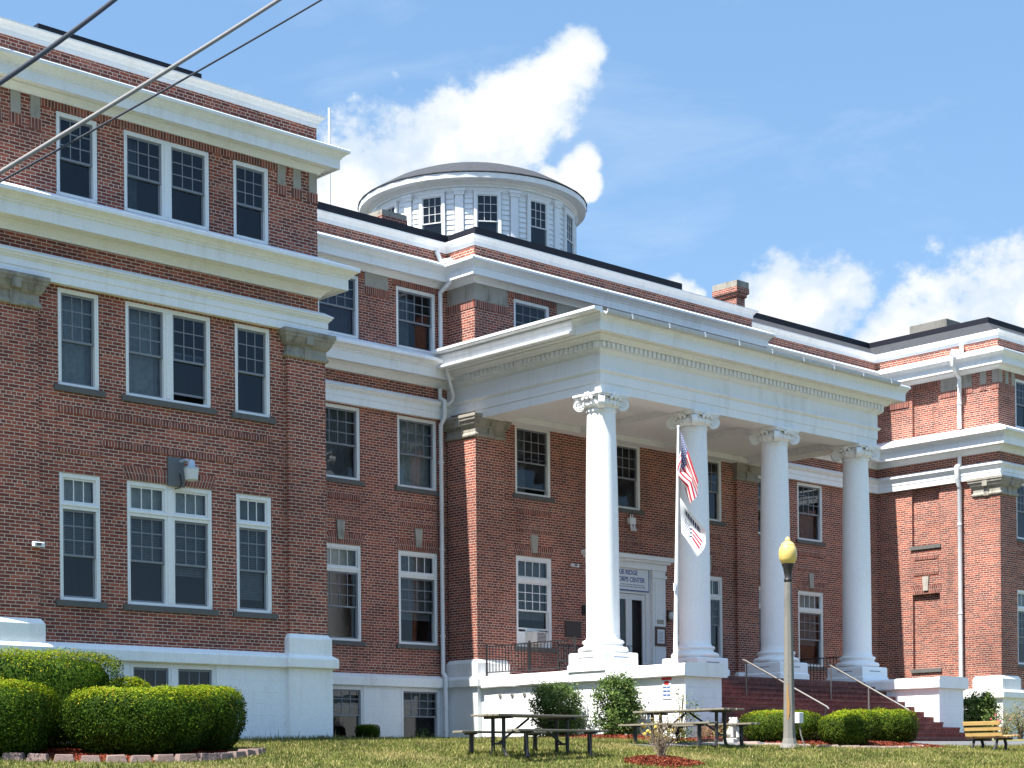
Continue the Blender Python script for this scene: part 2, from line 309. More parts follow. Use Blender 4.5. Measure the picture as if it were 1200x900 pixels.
# ------------------------------------------------------------------ mesh helpers
ORG = {}
class MB:
    def __init__(s): s.v = []; s.f = []; s.m = []; s.uv = []; s.mats = []
    def mi(s, m):
        if m not in s.mats: s.mats.append(m)
        return s.mats.index(m)
    def face(s, pts, m='white_trim', uv=None):
        i = len(s.v); s.v.extend([tuple(p) for p in pts]); s.f.append(tuple(range(i, i+len(pts)))); s.m.append(s.mi(m))
        if uv is None:
            p = [Vector(q) for q in pts]; n = Vector((0, 0, 0))
            for a in range(len(p)): n += p[a].cross(p[(a+1) % len(p)])
            ax, ay, az = abs(n.x), abs(n.y), abs(n.z)
            if az >= ax and az >= ay: uv = [(q.x, q.y) for q in p]
            elif ax > ay: uv = [(q.y, q.z) for q in p]
            else: uv = [(q.x, q.z) for q in p]
        s.uv.extend(uv)
    def box(s, x0, x1, y0, y1, z0, z1, m='white_trim', skip=''):
        P = lambda x, y, z: (x, y, z)
        if x1 < x0: x0, x1 = x1, x0
        if y1 < y0: y0, y1 = y1, y0
        Fs = {'-y': [P(x0,y0,z0),P(x1,y0,z0),P(x1,y0,z1),P(x0,y0,z1)], '+y': [P(x1,y1,z0),P(x0,y1,z0),P(x0,y1,z1),P(x1,y1,z1)],
              '-x': [P(x0,y1,z0),P(x0,y0,z0),P(x0,y0,z1),P(x0,y1,z1)], '+x': [P(x1,y0,z0),P(x1,y1,z0),P(x1,y1,z1),P(x1,y0,z1)],
              '+z': [P(x0,y0,z1),P(x1,y0,z1),P(x1,y1,z1),P(x0,y1,z1)], '-z': [P(x0,y1,z0),P(x1,y1,z0),P(x1,y0,z0),P(x0,y0,z0)]}
        for k, q in Fs.items():
            if k not in skip.split(','): s.face(q, m)
    def obox(s, c, ax, ay, az, m):   # oriented box from centre and half-axis vectors
        c = Vector(c); ax, ay, az = Vector(ax), Vector(ay), Vector(az)
        P = lambda i, j, k: c+ax*i+ay*j+az*k
        for q in ([(-1,-1,-1),(1,-1,-1),(1,-1,1),(-1,-1,1)], [(1,1,-1),(-1,1,-1),(-1,1,1),(1,1,1)], [(-1,1,-1),(-1,-1,-1),(-1,-1,1),(-1,1,1)],
                  [(1,-1,-1),(1,1,-1),(1,1,1),(1,-1,1)], [(-1,-1,1),(1,-1,1),(1,1,1),(-1,1,1)], [(-1,1,-1),(1,1,-1),(1,-1,-1),(-1,-1,-1)]):
            s.face([P(*k) for k in q], m)
    def grid(s, rows, m, closed=False, uvs=None):
        base = len(s.v); n = len(rows[0])
        for r in rows: s.v.extend([tuple(p) for p in r])
        for i in range(len(rows)-1):
            for j in range(n if closed else n-1):
                k = (j+1) % n
                s.f.append((base+i*n+j, base+i*n+k, base+(i+1)*n+k, base+(i+1)*n+j)); s.m.append(s.mi(m))
                if uvs: s.uv.extend([uvs[i][j], uvs[i][k], uvs[i+1][k], uvs[i+1][j]])
                else:
                    for (a, b) in ((i, j), (i, j+1), (i+1, j+1), (i+1, j)):
                        s.uv.append((b*.1, a*.1))
    def lathe(s, cx, cy, prof, m, seg=24, a0=0., a1=2*math.pi, cap=True):
        full = abs(a1-a0-2*math.pi) < 1e-6; cnt = seg if full else seg+1
        rows = [[(cx+r*math.cos(a0+(a1-a0)*j/seg), cy+r*math.sin(a0+(a1-a0)*j/seg), z) for j in range(cnt)] for r, z in prof]
        s.grid(rows, m, closed=full)
        if cap and full:
            if prof[-1][0] > 1e-3: s.face(rows[-1], m)
            if prof[0][0] > 1e-3: s.face(rows[0][::-1], m)
    def tube(s, pts, r, m, seg=8, cap=True):
        pts = [Vector(p) for p in pts]; rs = r if isinstance(r, (list, tuple)) else [r]*len(pts); rows = []
        t0 = (pts[1]-pts[0]).normalized(); up = Vector((0, 0, 1)) if abs(t0.z) < .9 else Vector((1, 0, 0))
        nrm = t0.cross(up).normalized()
        for i, p in enumerate(pts):
            if i == 0: t = t0
            elif i == len(pts)-1: t = (pts[i]-pts[i-1]).normalized()
            else: t = ((pts[i]-pts[i-1]).normalized()+(pts[i+1]-pts[i]).normalized()).normalized()
            nrm = (nrm-t*nrm.dot(t)).normalized(); bn = t.cross(nrm)
            rows.append([p+(nrm*math.cos(2*math.pi*j/seg)+bn*math.sin(2*math.pi*j/seg))*rs[i] for j in range(seg)])
        s.grid(rows, m, closed=True)
        if cap: s.face(rows[0][::-1], m); s.face(rows[-1], m)
    def stack(s, x0, x1, y0, y1, levels, m):   # rectangular plan rings, each grown by e at height z
        rows = [[(x0-e, y0-e, z), (x1+e, y0-e, z), (x1+e, y1+e, z), (x0-e, y1+e, z)] for e, z in levels]
        for a, b in zip(rows[:-1], rows[1:]):
            for j in range(4):
                k = (j+1) % 4; s.face([a[j], a[k], b[k], b[j]], m)
        s.face(rows[-1], m); s.face(rows[0][::-1], m)
    def sweep(s, prof, path, m, closed=False, ends=True):   # profile (outward d, z) along a plan path, outward on the right
        P = [Vector((x, y)) for x, y in path]; n = len(P); rows = []
        for i in range(n):
            a = P[(i-1) % n] if (closed or i > 0) else None; b = P[(i+1) % n] if (closed or i < n-1) else None
            d1 = (P[i]-a).normalized() if a is not None else (b-P[i]).normalized()
            d2 = (b-P[i]).normalized() if b is not None else d1
            n1, n2 = Vector((d1.y, -d1.x)), Vector((d2.y, -d2.x))
            k = (n1+n2); k = k/ max(.2, (1+n1.dot(n2)))
            rows.append([(P[i].x+k.x*d, P[i].y+k.y*d, z) for d, z in prof])
        rng_ = range(n) if closed else range(n-1)
        for i in rng_:
            A, B = rows[i], rows[(i+1) % n]
            for j in range(len(prof)-1): s.face([A[j], B[j], B[j+1], A[j+1]], m)
        if not closed and ends: s.face(rows[0], m); s.face(rows[-1][::-1], m)
    def build(s, name, parent=None, origin=None, smooth=None, bevel=0., props=None):
        po = ORG[parent.name] if parent is not None else Vector((0, 0, 0))
        if origin is None: origin = po if parent is not None else Vector((0, 0, 0))
        origin = Vector(origin)
        me = bpy.data.meshes.new(name); me.from_pydata([tuple(Vector(p)-origin) for p in s.v], [], s.f)
        for m in s.mats: me.materials.append(MATS[m])
        me.polygons.foreach_set('material_index', s.m)
        ul = me.uv_layers.new(name='UVMap'); ul.data.foreach_set('uv', [c for q in s.uv for c in q])
        o = bpy.data.objects.new(name, me); S.collection.objects.link(o)
        if smooth or bevel:
            bm = bmesh.new(); bm.from_mesh(me); bmesh.ops.remove_doubles(bm, verts=bm.verts, dist=1e-4); bm.to_mesh(me); bm.free()
        if smooth:
            me.polygons.foreach_set('use_smooth', [True]*len(me.polygons)); me.set_sharp_from_angle(angle=R(smooth))
        if bevel:
            b = o.modifiers.new('bevel', 'BEVEL'); b.width = bevel; b.segments = 2; b.limit_method = 'ANGLE'; b.angle_limit = R(40); b.use_clamp_overlap = True
        me.update(); o.location = origin-po
        if parent is not None: o.parent = parent
        ORG[o.name] = origin
        if props:
            for k, v in props.items(): o[k] = v
        return o
def empty(name, loc, label, cat, group=None):
    o = bpy.data.objects.new(name, None); S.collection.objects.link(o); o.location = loc; o.empty_display_size = .3
    ORG[o.name] = Vector(loc); tag(o, label, cat, group); return o
def tag(o, label, cat, group=None):
    o['label'] = label; o['category'] = cat
    if group: o['group'] = group
    return o
def structure(o): o['kind'] = 'structure'; return o
def stuff(o): o['kind'] = 'stuff'; return o

class Fr:   # a wall plane: u along it, z up, d outward
    def __init__(s, o, u, n): s.o, s.u, s.n = Vector(o), Vector(u), Vector(n)
    def p(s, u, d, z): q = s.o+s.u*u+s.n*d; return (q.x, q.y, z)
def fbox(mb, fr, u0, u1, d0, d1, z0, z1, m, skip=''):
    p = fr.p
    Fs = {'f': [p(u0,d1,z0),p(u1,d1,z0),p(u1,d1,z1),p(u0,d1,z1)], 'b': [p(u1,d0,z0),p(u0,d0,z0),p(u0,d0,z1),p(u1,d0,z1)],
          'l': [p(u0,d0,z0),p(u0,d1,z0),p(u0,d1,z1),p(u0,d0,z1)], 'r': [p(u1,d1,z0),p(u1,d0,z0),p(u1,d0,z1),p(u1,d1,z1)],
          't': [p(u0,d1,z1),p(u1,d1,z1),p(u1,d0,z1),p(u0,d0,z1)], 'o': [p(u0,d0,z0),p(u1,d0,z0),p(u1,d1,z0),p(u0,d1,z0)]}
    for k, q in Fs.items():
        if k not in skip: mb.face(q, m)
def wall(mb, fr, u0, u1, z0, z1, holes, m, depth=.17, back=True):
    us = sorted({u0, u1, *[h[0] for h in holes], *[h[1] for h in holes]}); zs = sorted({z0, z1, *[h[2] for h in holes], *[h[3] for h in holes]})
    for a, b in zip(us[:-1], us[1:]):
        for c, d in zip(zs[:-1], zs[1:]):
            um, zm = (a+b)/2, (c+d)/2
            if any(h[0] < um < h[1] and h[2] < zm < h[3] for h in holes): continue
            mb.face([fr.p(a, 0, c), fr.p(b, 0, c), fr.p(b, 0, d), fr.p(a, 0, d)], m)
    for h in holes:
        a, b, c, d = h[:4]; q = -depth
        mb.face([fr.p(a,0,c),fr.p(a,0,d),fr.p(a,q,d),fr.p(a,q,c)], m); mb.face([fr.p(b,0,d),fr.p(b,0,c),fr.p(b,q,c),fr.p(b,q,d)], m)
        mb.face([fr.p(a,0,d),fr.p(b,0,d),fr.p(b,q,d),fr.p(a,q,d)], m); mb.face([fr.p(b,0,c),fr.p(a,0,c),fr.p(a,q,c),fr.p(b,q,c)], m)

FL = Fr((0, 30, 0), (1, 0, 0), (0, -1, 0)); FM = Fr((0, 35, 0), (1, 0, 0), (0, -1, 0)); FB = Fr((0, 33.9, 0), (1, 0, 0), (0, -1, 0))
FS = Fr((0, 34.85, 0), (1, 0, 0), (0, -1, 0)); FRW = Fr((0, 30.2, 0), (1, 0, 0), (0, -1, 0))
FXB = Fr((30.6, 0, 0), (0, -1, 0), (-1, 0, 0)); FXR = Fr((49.72, 0, 0), (0, -1, 0), (-1, 0, 0)); FXL = Fr((15.12, 0, 0), (0, -1, 0), (-1, 0, 0))
GXL = Fr((22.6, 0, 0), (0, 1, 0), (1, 0, 0)); GXB = Fr((41.95, 0, 0), (0, 1, 0), (1, 0, 0)); GXR = Fr((57.3, 0, 0), (0, 1, 0), (1, 0, 0))

# ------------------------------------------------------------------ terrain
Q = [-400, -60, 0, 15, 24, 28, 30.5, 32, 34, 36, 42, 60, 400]; ZQ = [-1.9, -1.75, -1.6, -1.35, -.45, .0, .30, .42, .60, .72, .83, .86, .9]
def zg(x, y):
    q = .35*x+.94*y; t = min(1, max(0, (x-30)/9)); t = t*t*(3-2*t)
    k = min(1, max(0, (27-y)/3))
    return float(np.interp(q, Q, ZQ))-.17*t*k
# ground sheet
def build_ground():
    xs = sorted(set(np.round(np.concatenate([np.linspace(-300, -10, 12), np.linspace(-10, 70, 81), np.linspace(70, 400, 12)]), 3)))
    ys = sorted(set(np.round(np.concatenate([np.linspace(-300, -10, 12), np.linspace(-10, 60, 101), np.linspace(60, 400, 12)]), 3)))
    for nm, m, a, b in (('lawn', 'lawn_soil', 9., 500), ('road', 'asphalt', -13., 9.), ('ground', 'verge', -500, -13.)):
        yy = sorted({max(a, min(b, y)) for y in ys if a-30 < y < b+30} | ({a, b} & {9., -13.}))
        mb = MB(); mb.grid([[(x, y, zg(x, y)-(.0 if m != 'asphalt' else .12)) for x in xs] for y in yy], m)
        structure(mb.build(nm, smooth=60))
    mb = MB()
    for x in xs[:-1]:
        pass
    rows = [[(x, 9+d, zg(x, 9+d)+dz) for x in xs] for d, dz in ((-.16, -.2), (-.16, .01), (0.02, .012), (.03, -.03))]
    mb.grid(rows, 'concrete'); structure(mb.build('kerb'))
build_ground()
mb = MB()   # concrete walk in front of the stairs
rows = []
for x in np.linspace(27.2, 60, 40):
    yc = 24.6 if x > 30 else 24.6+(30-x)*.18
    hw = .45+.7*min(1, max(0, (x-29)/5)); rows.append([(x, yc+d*hw, zg(x, yc+d*hw)+.012) for d in (-1, -.5, 0, .5, 1)])
mb.grid([list(r) for r in zip(*rows)], 'asphalt_path'); structure(mb.build('path'))

# ------------------------------------------------------------------ the building
B_ = empty('brick_building', (36.2, 34, .75), 'long red brick institutional building with white columned portico and round rooftop drum', 'building')

def sash(mb, fr, ua, ub, za, zb, d, cols, rows, m, st=.042, mun=.02):
    fbox(mb, fr, ua, ua+st, d-.035, d, za, zb, m); fbox(mb, fr, ub-st, ub, d-.035, d, za, zb, m)
    fbox(mb, fr, ua+st, ub-st, d-.035, d-.001, za, za+st, m); fbox(mb, fr, ua+st, ub-st, d-.035, d-.001, zb-st, zb, m)
    for i in range(1, cols):
        u = ua+st+(ub-ua-2*st)*i/cols; fbox(mb, fr, u-mun/2, u+mun/2, d-.027, d-.006, za+st, zb-st, m)
    for j in range(1, rows):
        z = za+st+(zb-za-2*st)*j/rows; fbox(mb, fr, ua+st, ub-st, d-.025, d-.008, z-mun/2, z+mun/2, m)
def cloth_sheet(fr, u0, u1, z0, z1, d, m, amp=.022, per=.13):
    mb = MB(); n = max(8, int((u1-u0)/.02)); ph = random.random()*6
    us = np.linspace(u0, u1, n)
    mb.grid([[fr.p(u, d+amp*math.sin(u/per*6.28+ph+.6*math.sin(u*9))*(1 if k else .7), z) for u in us] for k, z in enumerate((z1, z0))], m)
    return mb
def window(fr, u0, u1, z0, z1, cols=3, double=False, transom=None, content=('dark',), frac=.5, white=False, sill=True, trc='white_blind', ac=False, open_gap=0., depth0=0., name='window', parent=None, single_sash=None):
    parent = parent or B_
    org = fr.p((u0+u1)/2, 0, z0); f0 = depth0-.02
    c = .085; mb = MB(); P = 'window_paint'
    fbox(mb, fr, u0+.002, u0+c, depth0-.165, f0, z0, z1-.002, P); fbox(mb, fr, u1-c, u1-.002, depth0-.165, f0, z0, z1-.002, P)
    fbox(mb, fr, u0+c, u1-c, depth0-.165, f0-.003, z1-c, z1-.002, P); fbox(mb, fr, u0+c, u1-c, depth0-.165, f0+.012, z0+.002, z0+.06, P)
    fbox(mb, fr, u0+.012, u0+c*.55, f0, f0+.014, z0+.07, z1-.014, P); fbox(mb, fr, u1-c*.55, u1-.012, f0, f0+.014, z0+.07, z1-.014, P)
    zt = z1-c; lights = [(u0+c, u1-c)]
    if double:
        um = (u0+u1)/2; fbox(mb, fr, um-.11, um+.11, depth0-.165, f0-.004, z0+.06, z1-c, P); fbox(mb, fr, um-.055, um+.055, f0-.004, f0+.012, z0+.07, z1-c-.01, P)
        lights = [(u0+c, um-.11), (um+.11, u1-c)]
    if transom:
        fbox(mb, fr, u0+c, u1-c, depth0-.165, f0-.002, transom-.06, transom+.06, P); fbox(mb, fr, u0+.03, u1-.03, f0-.002, f0+.022, transom+.005, transom+.045, P)
    w = mb.build(name, parent, origin=org)
    sm = 'white_sash_paint' if white else 'sash_paint'
    pane = MB(); us_, ls_ = MB(), MB(); trm = MB()
    for k, (ua, ub) in enumerate(lights):
        za = z0+.06; zb = zt
        if transom:
            zb = transom-.06; sash(trm, fr, ua, ub, transom+.06, zt, depth0-.05, cols, 1, 'white_sash_paint')
            pane.face([fr.p(ua, depth0-.07, transom+.06), fr.p(ub, depth0-.07, transom+.06), fr.p(ub, depth0-.07, zt), fr.p(ua, depth0-.07, zt)], 'window_glass')
        if single_sash:
            sash(us_, fr, ua, ub, za, zb, depth0-.06, cols, single_sash, sm)
            pane.face([fr.p(ua, depth0-.078, za), fr.p(ub, depth0-.078, za), fr.p(ub, depth0-.078, zb), fr.p(ua, depth0-.078, zb)], 'window_glass'); continue
        zm = za+(zb-za)*frac
        if ac: za = za+.42
        lift = open_gap if (k == len(lights)-1) else 0
        sash(us_, fr, ua, ub, zm-.02, zb, depth0-.055, cols, 3, sm); sash(ls_, fr, ua, ub, za+lift, zm+.02+lift, depth0-.095, 1, 1, sm)
        pane.face([fr.p(ua, depth0-.073, zm), fr.p(ub, depth0-.073, zm), fr.p(ub, depth0-.073, zb), fr.p(ua, depth0-.073, zb)], 'window_glass')
        pane.face([fr.p(ua, depth0-.113, za+lift), fr.p(ub, depth0-.113, za+lift), fr.p(ub, depth0-.113, zm+lift), fr.p(ua, depth0-.113, zm+lift)], 'window_glass')
        ct = content[k % len(content)]
        if ct.startswith('curtain') or ct == 'purple_curtain':
            mm = {'curtain': 'curtain_cloth', 'curtain_dark': 'curtain_cloth_dark', 'purple_curtain': 'purple_curtain'}[ct]
            cloth_sheet(fr, ua-.03, ub+.03, za-.02, zb, depth0-.27, mm).build('curtain', w, smooth=80)
        elif ct.startswith('blind'):
            mm = 'white_blind' if ct.startswith('blindw') else 'grey_blind'; fr_ = float(ct.split(':')[1]) if ':' in ct else .5
            b = MB(); zz = zb
            while zz > zb-(zb-za)*fr_:
                b.face([fr.p(ua, depth0-.21, zz-.045), fr.p(ub, depth0-.21, zz-.045), fr.p(ub, depth0-.235, zz), fr.p(ua, depth0-.235, zz)], mm); zz -= .047
            b.build('blind', w)
        elif ct == 'half_curtain':
            cloth_sheet(fr, ua-.03, (ua+ub)/2-.03, za, zb, depth0-.27, 'curtain_cloth_dark').build('curtain', w, smooth=80)
    if trm.f: trm.build('transom', w)
    if transom and trc:
        t = MB(); ua, ub = u0+c, u1-c; t.face([fr.p(ua, depth0-.2, transom), fr.p(ub, depth0-.2, transom), fr.p(ub, depth0-.2, zt), fr.p(ua, depth0-.2, zt)], trc); t.build('blind', w)
    if us_.f: us_.build('sash', w)
    if ls_.f: ls_.build('sash', w)
    pane.build('pane', w)
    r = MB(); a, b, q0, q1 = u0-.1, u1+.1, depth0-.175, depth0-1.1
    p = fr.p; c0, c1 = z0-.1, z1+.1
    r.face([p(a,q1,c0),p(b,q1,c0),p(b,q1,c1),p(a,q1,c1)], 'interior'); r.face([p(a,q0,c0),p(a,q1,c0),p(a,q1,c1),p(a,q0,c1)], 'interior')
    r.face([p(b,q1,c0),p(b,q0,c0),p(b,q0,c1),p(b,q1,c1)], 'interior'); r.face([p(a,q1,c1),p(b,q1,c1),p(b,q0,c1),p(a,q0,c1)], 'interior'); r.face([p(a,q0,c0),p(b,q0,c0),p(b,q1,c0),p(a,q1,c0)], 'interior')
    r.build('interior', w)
    if sill:
        s = MB(); fbox(s, fr, u0-.10, u1+.10, depth0-.1, depth0+.055, z0-.115, z0-.001, 'dark_stone'); s.build('sill', w)
    return w

Z3, Z2, Z1, ZB = (10.985, 12.57), (7.385, 9.235), (3.325, 5.745), (.95, 2.19)
TR = 5.12
LW = [(16.48, 17.36), (17.93, 19.895), (20.47, 21.35)]
MW = [(23.79, 25.11), (26.33, 27.65), (28.87, 30.20)]
BW = [(32.0, 33.32), (35.57, 36.89), (39.14, 40.46)]
SW = [(42.81, 44.13), (45.35, 46.67), (47.89, 49.21)]
RW = [(50.75, 51.65), (52.2, 54.16), (54.75, 55.63)]
DOOR = (34.64, 37.84, 2.42, 5.95)
def holes(ws, floors): return [(a, b, z0, z1) for a, b in ws for z0, z1 in floors]
ZBOT, ZTOP = 2.1, 13.74

def wall_part(fr, u0, u1, z0, z1, hs, m='red_brick'):
    mb = MB(); wall(mb, fr, u0, u1, z0, z1, hs, m); return mb.build('wall', B_)
wall_part(FL, 15.12, 22.6, ZBOT, ZTOP, holes(LW, (Z3, Z2, Z1)))
wall_part(FM, 22.6, 30.6, ZBOT, ZTOP, holes(MW, (Z3, Z2, Z1)))
wall_part(FB, 30.6, 41.95, ZBOT, ZTOP, holes(BW, (Z3, Z2))+holes([BW[0], BW[2]], (Z1,))+[DOOR])
wall_part(FS, 41.95, 49.72, ZBOT, ZTOP, holes(SW, (Z3, Z2, Z1)))
wall_part(FRW, 49.72, 57.3, ZBOT, ZTOP, holes(RW, (Z3, Z2, Z1)))
wall_part(FXB, -35, -33.9, ZBOT, ZTOP, [])
SIDE = [(-34.2, -33.0), (-38.6, -37.4), (-43.6, -42.4)]
wall_part(FXL, -50, -30, ZBOT, ZTOP, holes(SIDE, (Z3, Z2, Z1)))
wall_part(GXL, 30, 35, ZBOT, ZTOP, []); wall_part(GXB, 33.9, 34.85, ZBOT, ZTOP, []); wall_part(GXR, 30.2, 50, ZBOT, ZTOP, [])
wall_part(Fr((0, 50, 0), (-1, 0, 0), (0, 1, 0)), -57.3, -15.12, ZBOT, ZTOP, [])
# right wing flank with three walled-up window recesses
BL = [(-33.47, -32.42, 3.28, 5.75), (-33.47, -32.42, 7.36, 9.25), (-33.42, -32.42, 10.985, 12.53)]
mb = MB(); wall(mb, FXR, -34.85, -30.2, ZBOT, ZTOP, BL, 'red_brick', depth=.11)
for a, b, c, d in BL: mb.face([FXR.p(a, -.11, c), FXR.p(b, -.11, c), FXR.p(b, -.11, d), FXR.p(a, -.11, d)], 'red_brick')
mb.build('wall', B_)
for a, b, c, d in BL[:2]:
    s = MB(); fbox(s, FXR, a-.06, b+.06, -.1, .05, c-.12, c, 'dark_stone'); s.build('sill', B_)

# windows
C3 = [('dark',), ('half_curtain', 'dark'), ('dark',)]
C2 = [('curtain',), ('curtain', 'blind:.0'), ('blind:.0',)]
C1 = [('blind:.48',), ('blind:.5', 'blind:.62'), ('blind:.85',)]
for i, (a, b) in enumerate(LW):
    window(FL, a, b, *Z3, cols=3, double=i == 1, content=C3[i], sill=False, frac=.46)
    window(FL, a, b, *Z2, cols=3, double=i == 1, content=C2[i], frac=.48, open_gap=.14 if i == 1 else 0)
    window(FL, a, b, *Z1, cols=3, double=i == 1, content=C1[i], transom=TR, frac=.48, trc='white_blind' if i != 2 else 'grey_blind')
for i, (a, b) in enumerate(MW):
    window(FM, a, b, *Z3, cols=4, content=(['dark', 'purple_curtain', 'half_curtain'][i],), sill=False, frac=.47)
    window(FM, a, b, *Z2, cols=4, content=(['curtain', 'curtain_dark', 'curtain'][i],), frac=.48)
    window(FM, a, b, *Z1, cols=4, content=(['blind:.5', 'dark', 'blind:.62'][i],), transom=TR, frac=.48, trc=['white_blind', 'white_blind', 'grey_blind'][i])
for i, (a, b) in enumerate(BW):
    window(FB, a, b, *Z3, cols=4, content=('dark',), sill=False, frac=.47)
    window(FB, a, b, *Z2, cols=4, content=(['half_curtain', 'dark', 'dark'][i],), frac=.48, open_gap=.12 if i == 0 else 0)
    if i != 1: window(FB, a, b, *Z1, cols=4, content=('blind:.75',), transom=TR, frac=.55, white=i == 0, ac=i == 0, trc='grey_blind')
for i, (a, b) in enumerate(SW):
    window(FS, a, b, *Z3, cols=4, sill=False); window(FS, a, b, *Z2, cols=4, content=('curtain_dark' if i == 1 else 'dark',), frac=.48)
    window(FS, a, b, *Z1, cols=4, content=('blind:.6',), transom=TR, frac=.48, trc='white_blind')
for i, (a, b) in enumerate(RW):
    window(FRW, a, b, *Z3, cols=3, double=i == 1, sill=False); window(FRW, a, b, *Z2, cols=3, double=i == 1); window(FRW, a, b, *Z1, cols=3, double=i == 1, transom=TR, content=('blind:.6',))
for a, b in SIDE:
    window(FXL, a, b, *Z3, cols=4, sill=False); window(FXL, a, b, *Z2, cols=4, content=('curtain',)); window(FXL, a, b, *Z1, cols=4, transom=TR, content=('blind:.5',))

# foundation: white masonry with basement lights
FD = .07
def found(fr, u0, u1, hs):
    g = Fr(fr.o+fr.n*FD, fr.u, fr.n); mb = MB(); wall(mb, g, u0, u1, -.2, 2.215, hs, 'white_masonry', depth=.25); mb.build('foundation', B_); return g
e = FD
gL = found(FL, 15.12-e, 22.6+e, [(17.93, 19.91, 1.0, 2.19)]); gM = found(FM, 22.6, 30.6, [(a, b, .75, 2.19) for a, b in MW])
found(FB, 30.6-e, 41.95+e, []); found(FS, 41.95, 49.72, []); gR = found(FRW, 49.72-e, 57.3+e, [(52.2, 54.16, 1.0, 2.19)])
found(FXB, -35, -33.9+e, []); found(FXL, -50, -30+e, []); found(FXR, -34.85, -30.2+e, []); found(GXL, 30-e, 35, []); found(GXB, 33.9-e, 34.85, []); found(GXR, 30.2-e, 50, [])
for (g, a, b, dbl) in ((gL, 17.93, 19.91, True), (gR, 52.2, 54.16, True)):
    window(g, a, b, 1.0, 2.19, cols=3, double=dbl, single_sash=3, sill=False)
for a, b in MW: window(gM, a, b, .75, 2.19, cols=4, content=('blind:.45',), sill=False, frac=.5)
PF = [(15.12, 50), (15.12, 30), (22.6, 30), (22.6, 35), (30.6, 35), (30.6, 33.9), (41.95, 33.9), (41.95, 34.85), (49.72, 34.85), (49.72, 30.2), (57.3, 30.2), (57.3, 50)]
mb = MB(); mb.sweep([(FD-.01, 2.205), (.15, 2.205), (.165, 2.22), (.165, 2.41), (.145, 2.445), (0, 2.525)], PF, 'white_masonry_cap', closed=True); mb.build('water_table', B_, bevel=.012)

# corner piers, their white plinths and stone capitals
PIERS = [(21.72, 22.70, 29.9, 30.85), (15.02, 16.02, 29.9, 30.85), (30.5, 31.52, 33.8, 34.9), (41.05, 42.05, 33.8, 34.75), (49.62, 50.6, 30.1, 31.05), (56.4, 57.4, 30.1, 31.05)]
for x0, x1, y0, y1 in PIERS:
    mb = MB(); mb.box(x0, x1, y0, y1, 2.6, 9.28, 'red_brick', skip='+z,-z'); mb.build('pier', B_)
    mb = MB(); mb.stack(x0, x1, y0, y1, [(.075, -.2), (.075, 2.2), (.165, 2.215), (.175, 2.23), (.175, 2.40), (.16, 2.43), (.075, 2.485), (.07, 2.50), (.07, 2.83), (.055, 2.86), (.005, 2.935)], 'white_masonry_cap'); mb.build('pier_plinth', B_, bevel=.015)
    mb = MB(); mb.stack(x0, x1, y0, y1, [(.004, 8.70), (.05, 8.72), (.06, 8.76), (.05, 8.79), (.02, 8.82), (.02, 8.95), (.05, 8.97), (.09, 9.03), (.12, 9.10), (.125, 9.12), (.145, 9.13), (.155, 9.19), (.175, 9.205), (.175, 9.285)], 'mossy_stone')
    xm, ym = (x0+x1)/2, (y0+y1)/2
    mb.box(xm-.09, xm+.09, y0-.16, y0, 9.0, 9.2, 'mossy_stone'); mb.box(xm-.09, xm+.09, y0-.065, y0, 8.70, 9.0, 'mossy_stone')
    mb.box(x0-.16, x0, ym-.09, ym+.09, 9.0, 9.2, 'mossy_stone'); mb.box(x0-.065, x0, ym-.09, ym+.09, 8.70, 9.0, 'mossy_stone')
    mb.build('pier_capital', B_, bevel=.008)

# cornices, frieze, coping
PA = [(41.95, 34.85), (49.72, 34.85), (49.72, 30.2), (57.3, 30.2), (57.3, 50), (15.12, 50), (15.12, 30), (22.6, 30), (22.6, 35), (30.6, 35)]
mb = MB(); mb.sweep([(0, 9.265), (.135, 9.265), (.135, 9.425), (.15, 9.44), (.15, 9.56), (.165, 9.575), (.18, 9.60), (.205, 9.615), (.215, 9.65), (.24, 9.665), (.24, 9.685), (.09, 9.78), (0, 9.80)], PA, 'white_trim'); mb.build('frieze', B_)
mb = MB(); mb.sweep([(0, 10.10), (.045, 10.10), (.06, 10.14), (.11, 10.20), (.16, 10.24), (.19, 10.25), (.19, 10.275), (.43, 10.285), (.43, 10.25), (.46, 10.25), (.46, 10.475), (.49, 10.49), (.49, 10.525), (.515, 10.535), (.555, 10.58), (.605, 10.61), (.645, 10.63), (.645, 10.70), (.63, 10.715), (0, 10.98)], PA, 'white_trim'); mb.build('cornice', B_)
mb = MB(); mb.sweep([(0, 12.72), (.05, 12.72), (.065, 12.76), (.11, 12.80), (.15, 12.83), (.15, 12.86), (.325, 12.87), (.325, 12.83), (.35, 12.83), (.35, 13.02), (.375, 13.035), (.375, 13.06), (.40, 13.08), (.45, 13.13), (.51, 13.16), (.515, 13.215), (.50, 13.23), (0, 13.45)], PF, 'white_trim', closed=True); mb.build('cornice', B_)
mb = MB(); mb.sweep([(0, 13.705), (.03, 13.705), (.03, 13.80), (.05, 13.82), (.08, 13.87), (.13, 13.905), (.15, 13.915), (.15, 13.945), (.10, 13.96), (-.32, 14.01), (-.32, 13.70)], PF, 'white_trim', closed=True); mb.build('parapet_coping', B_)

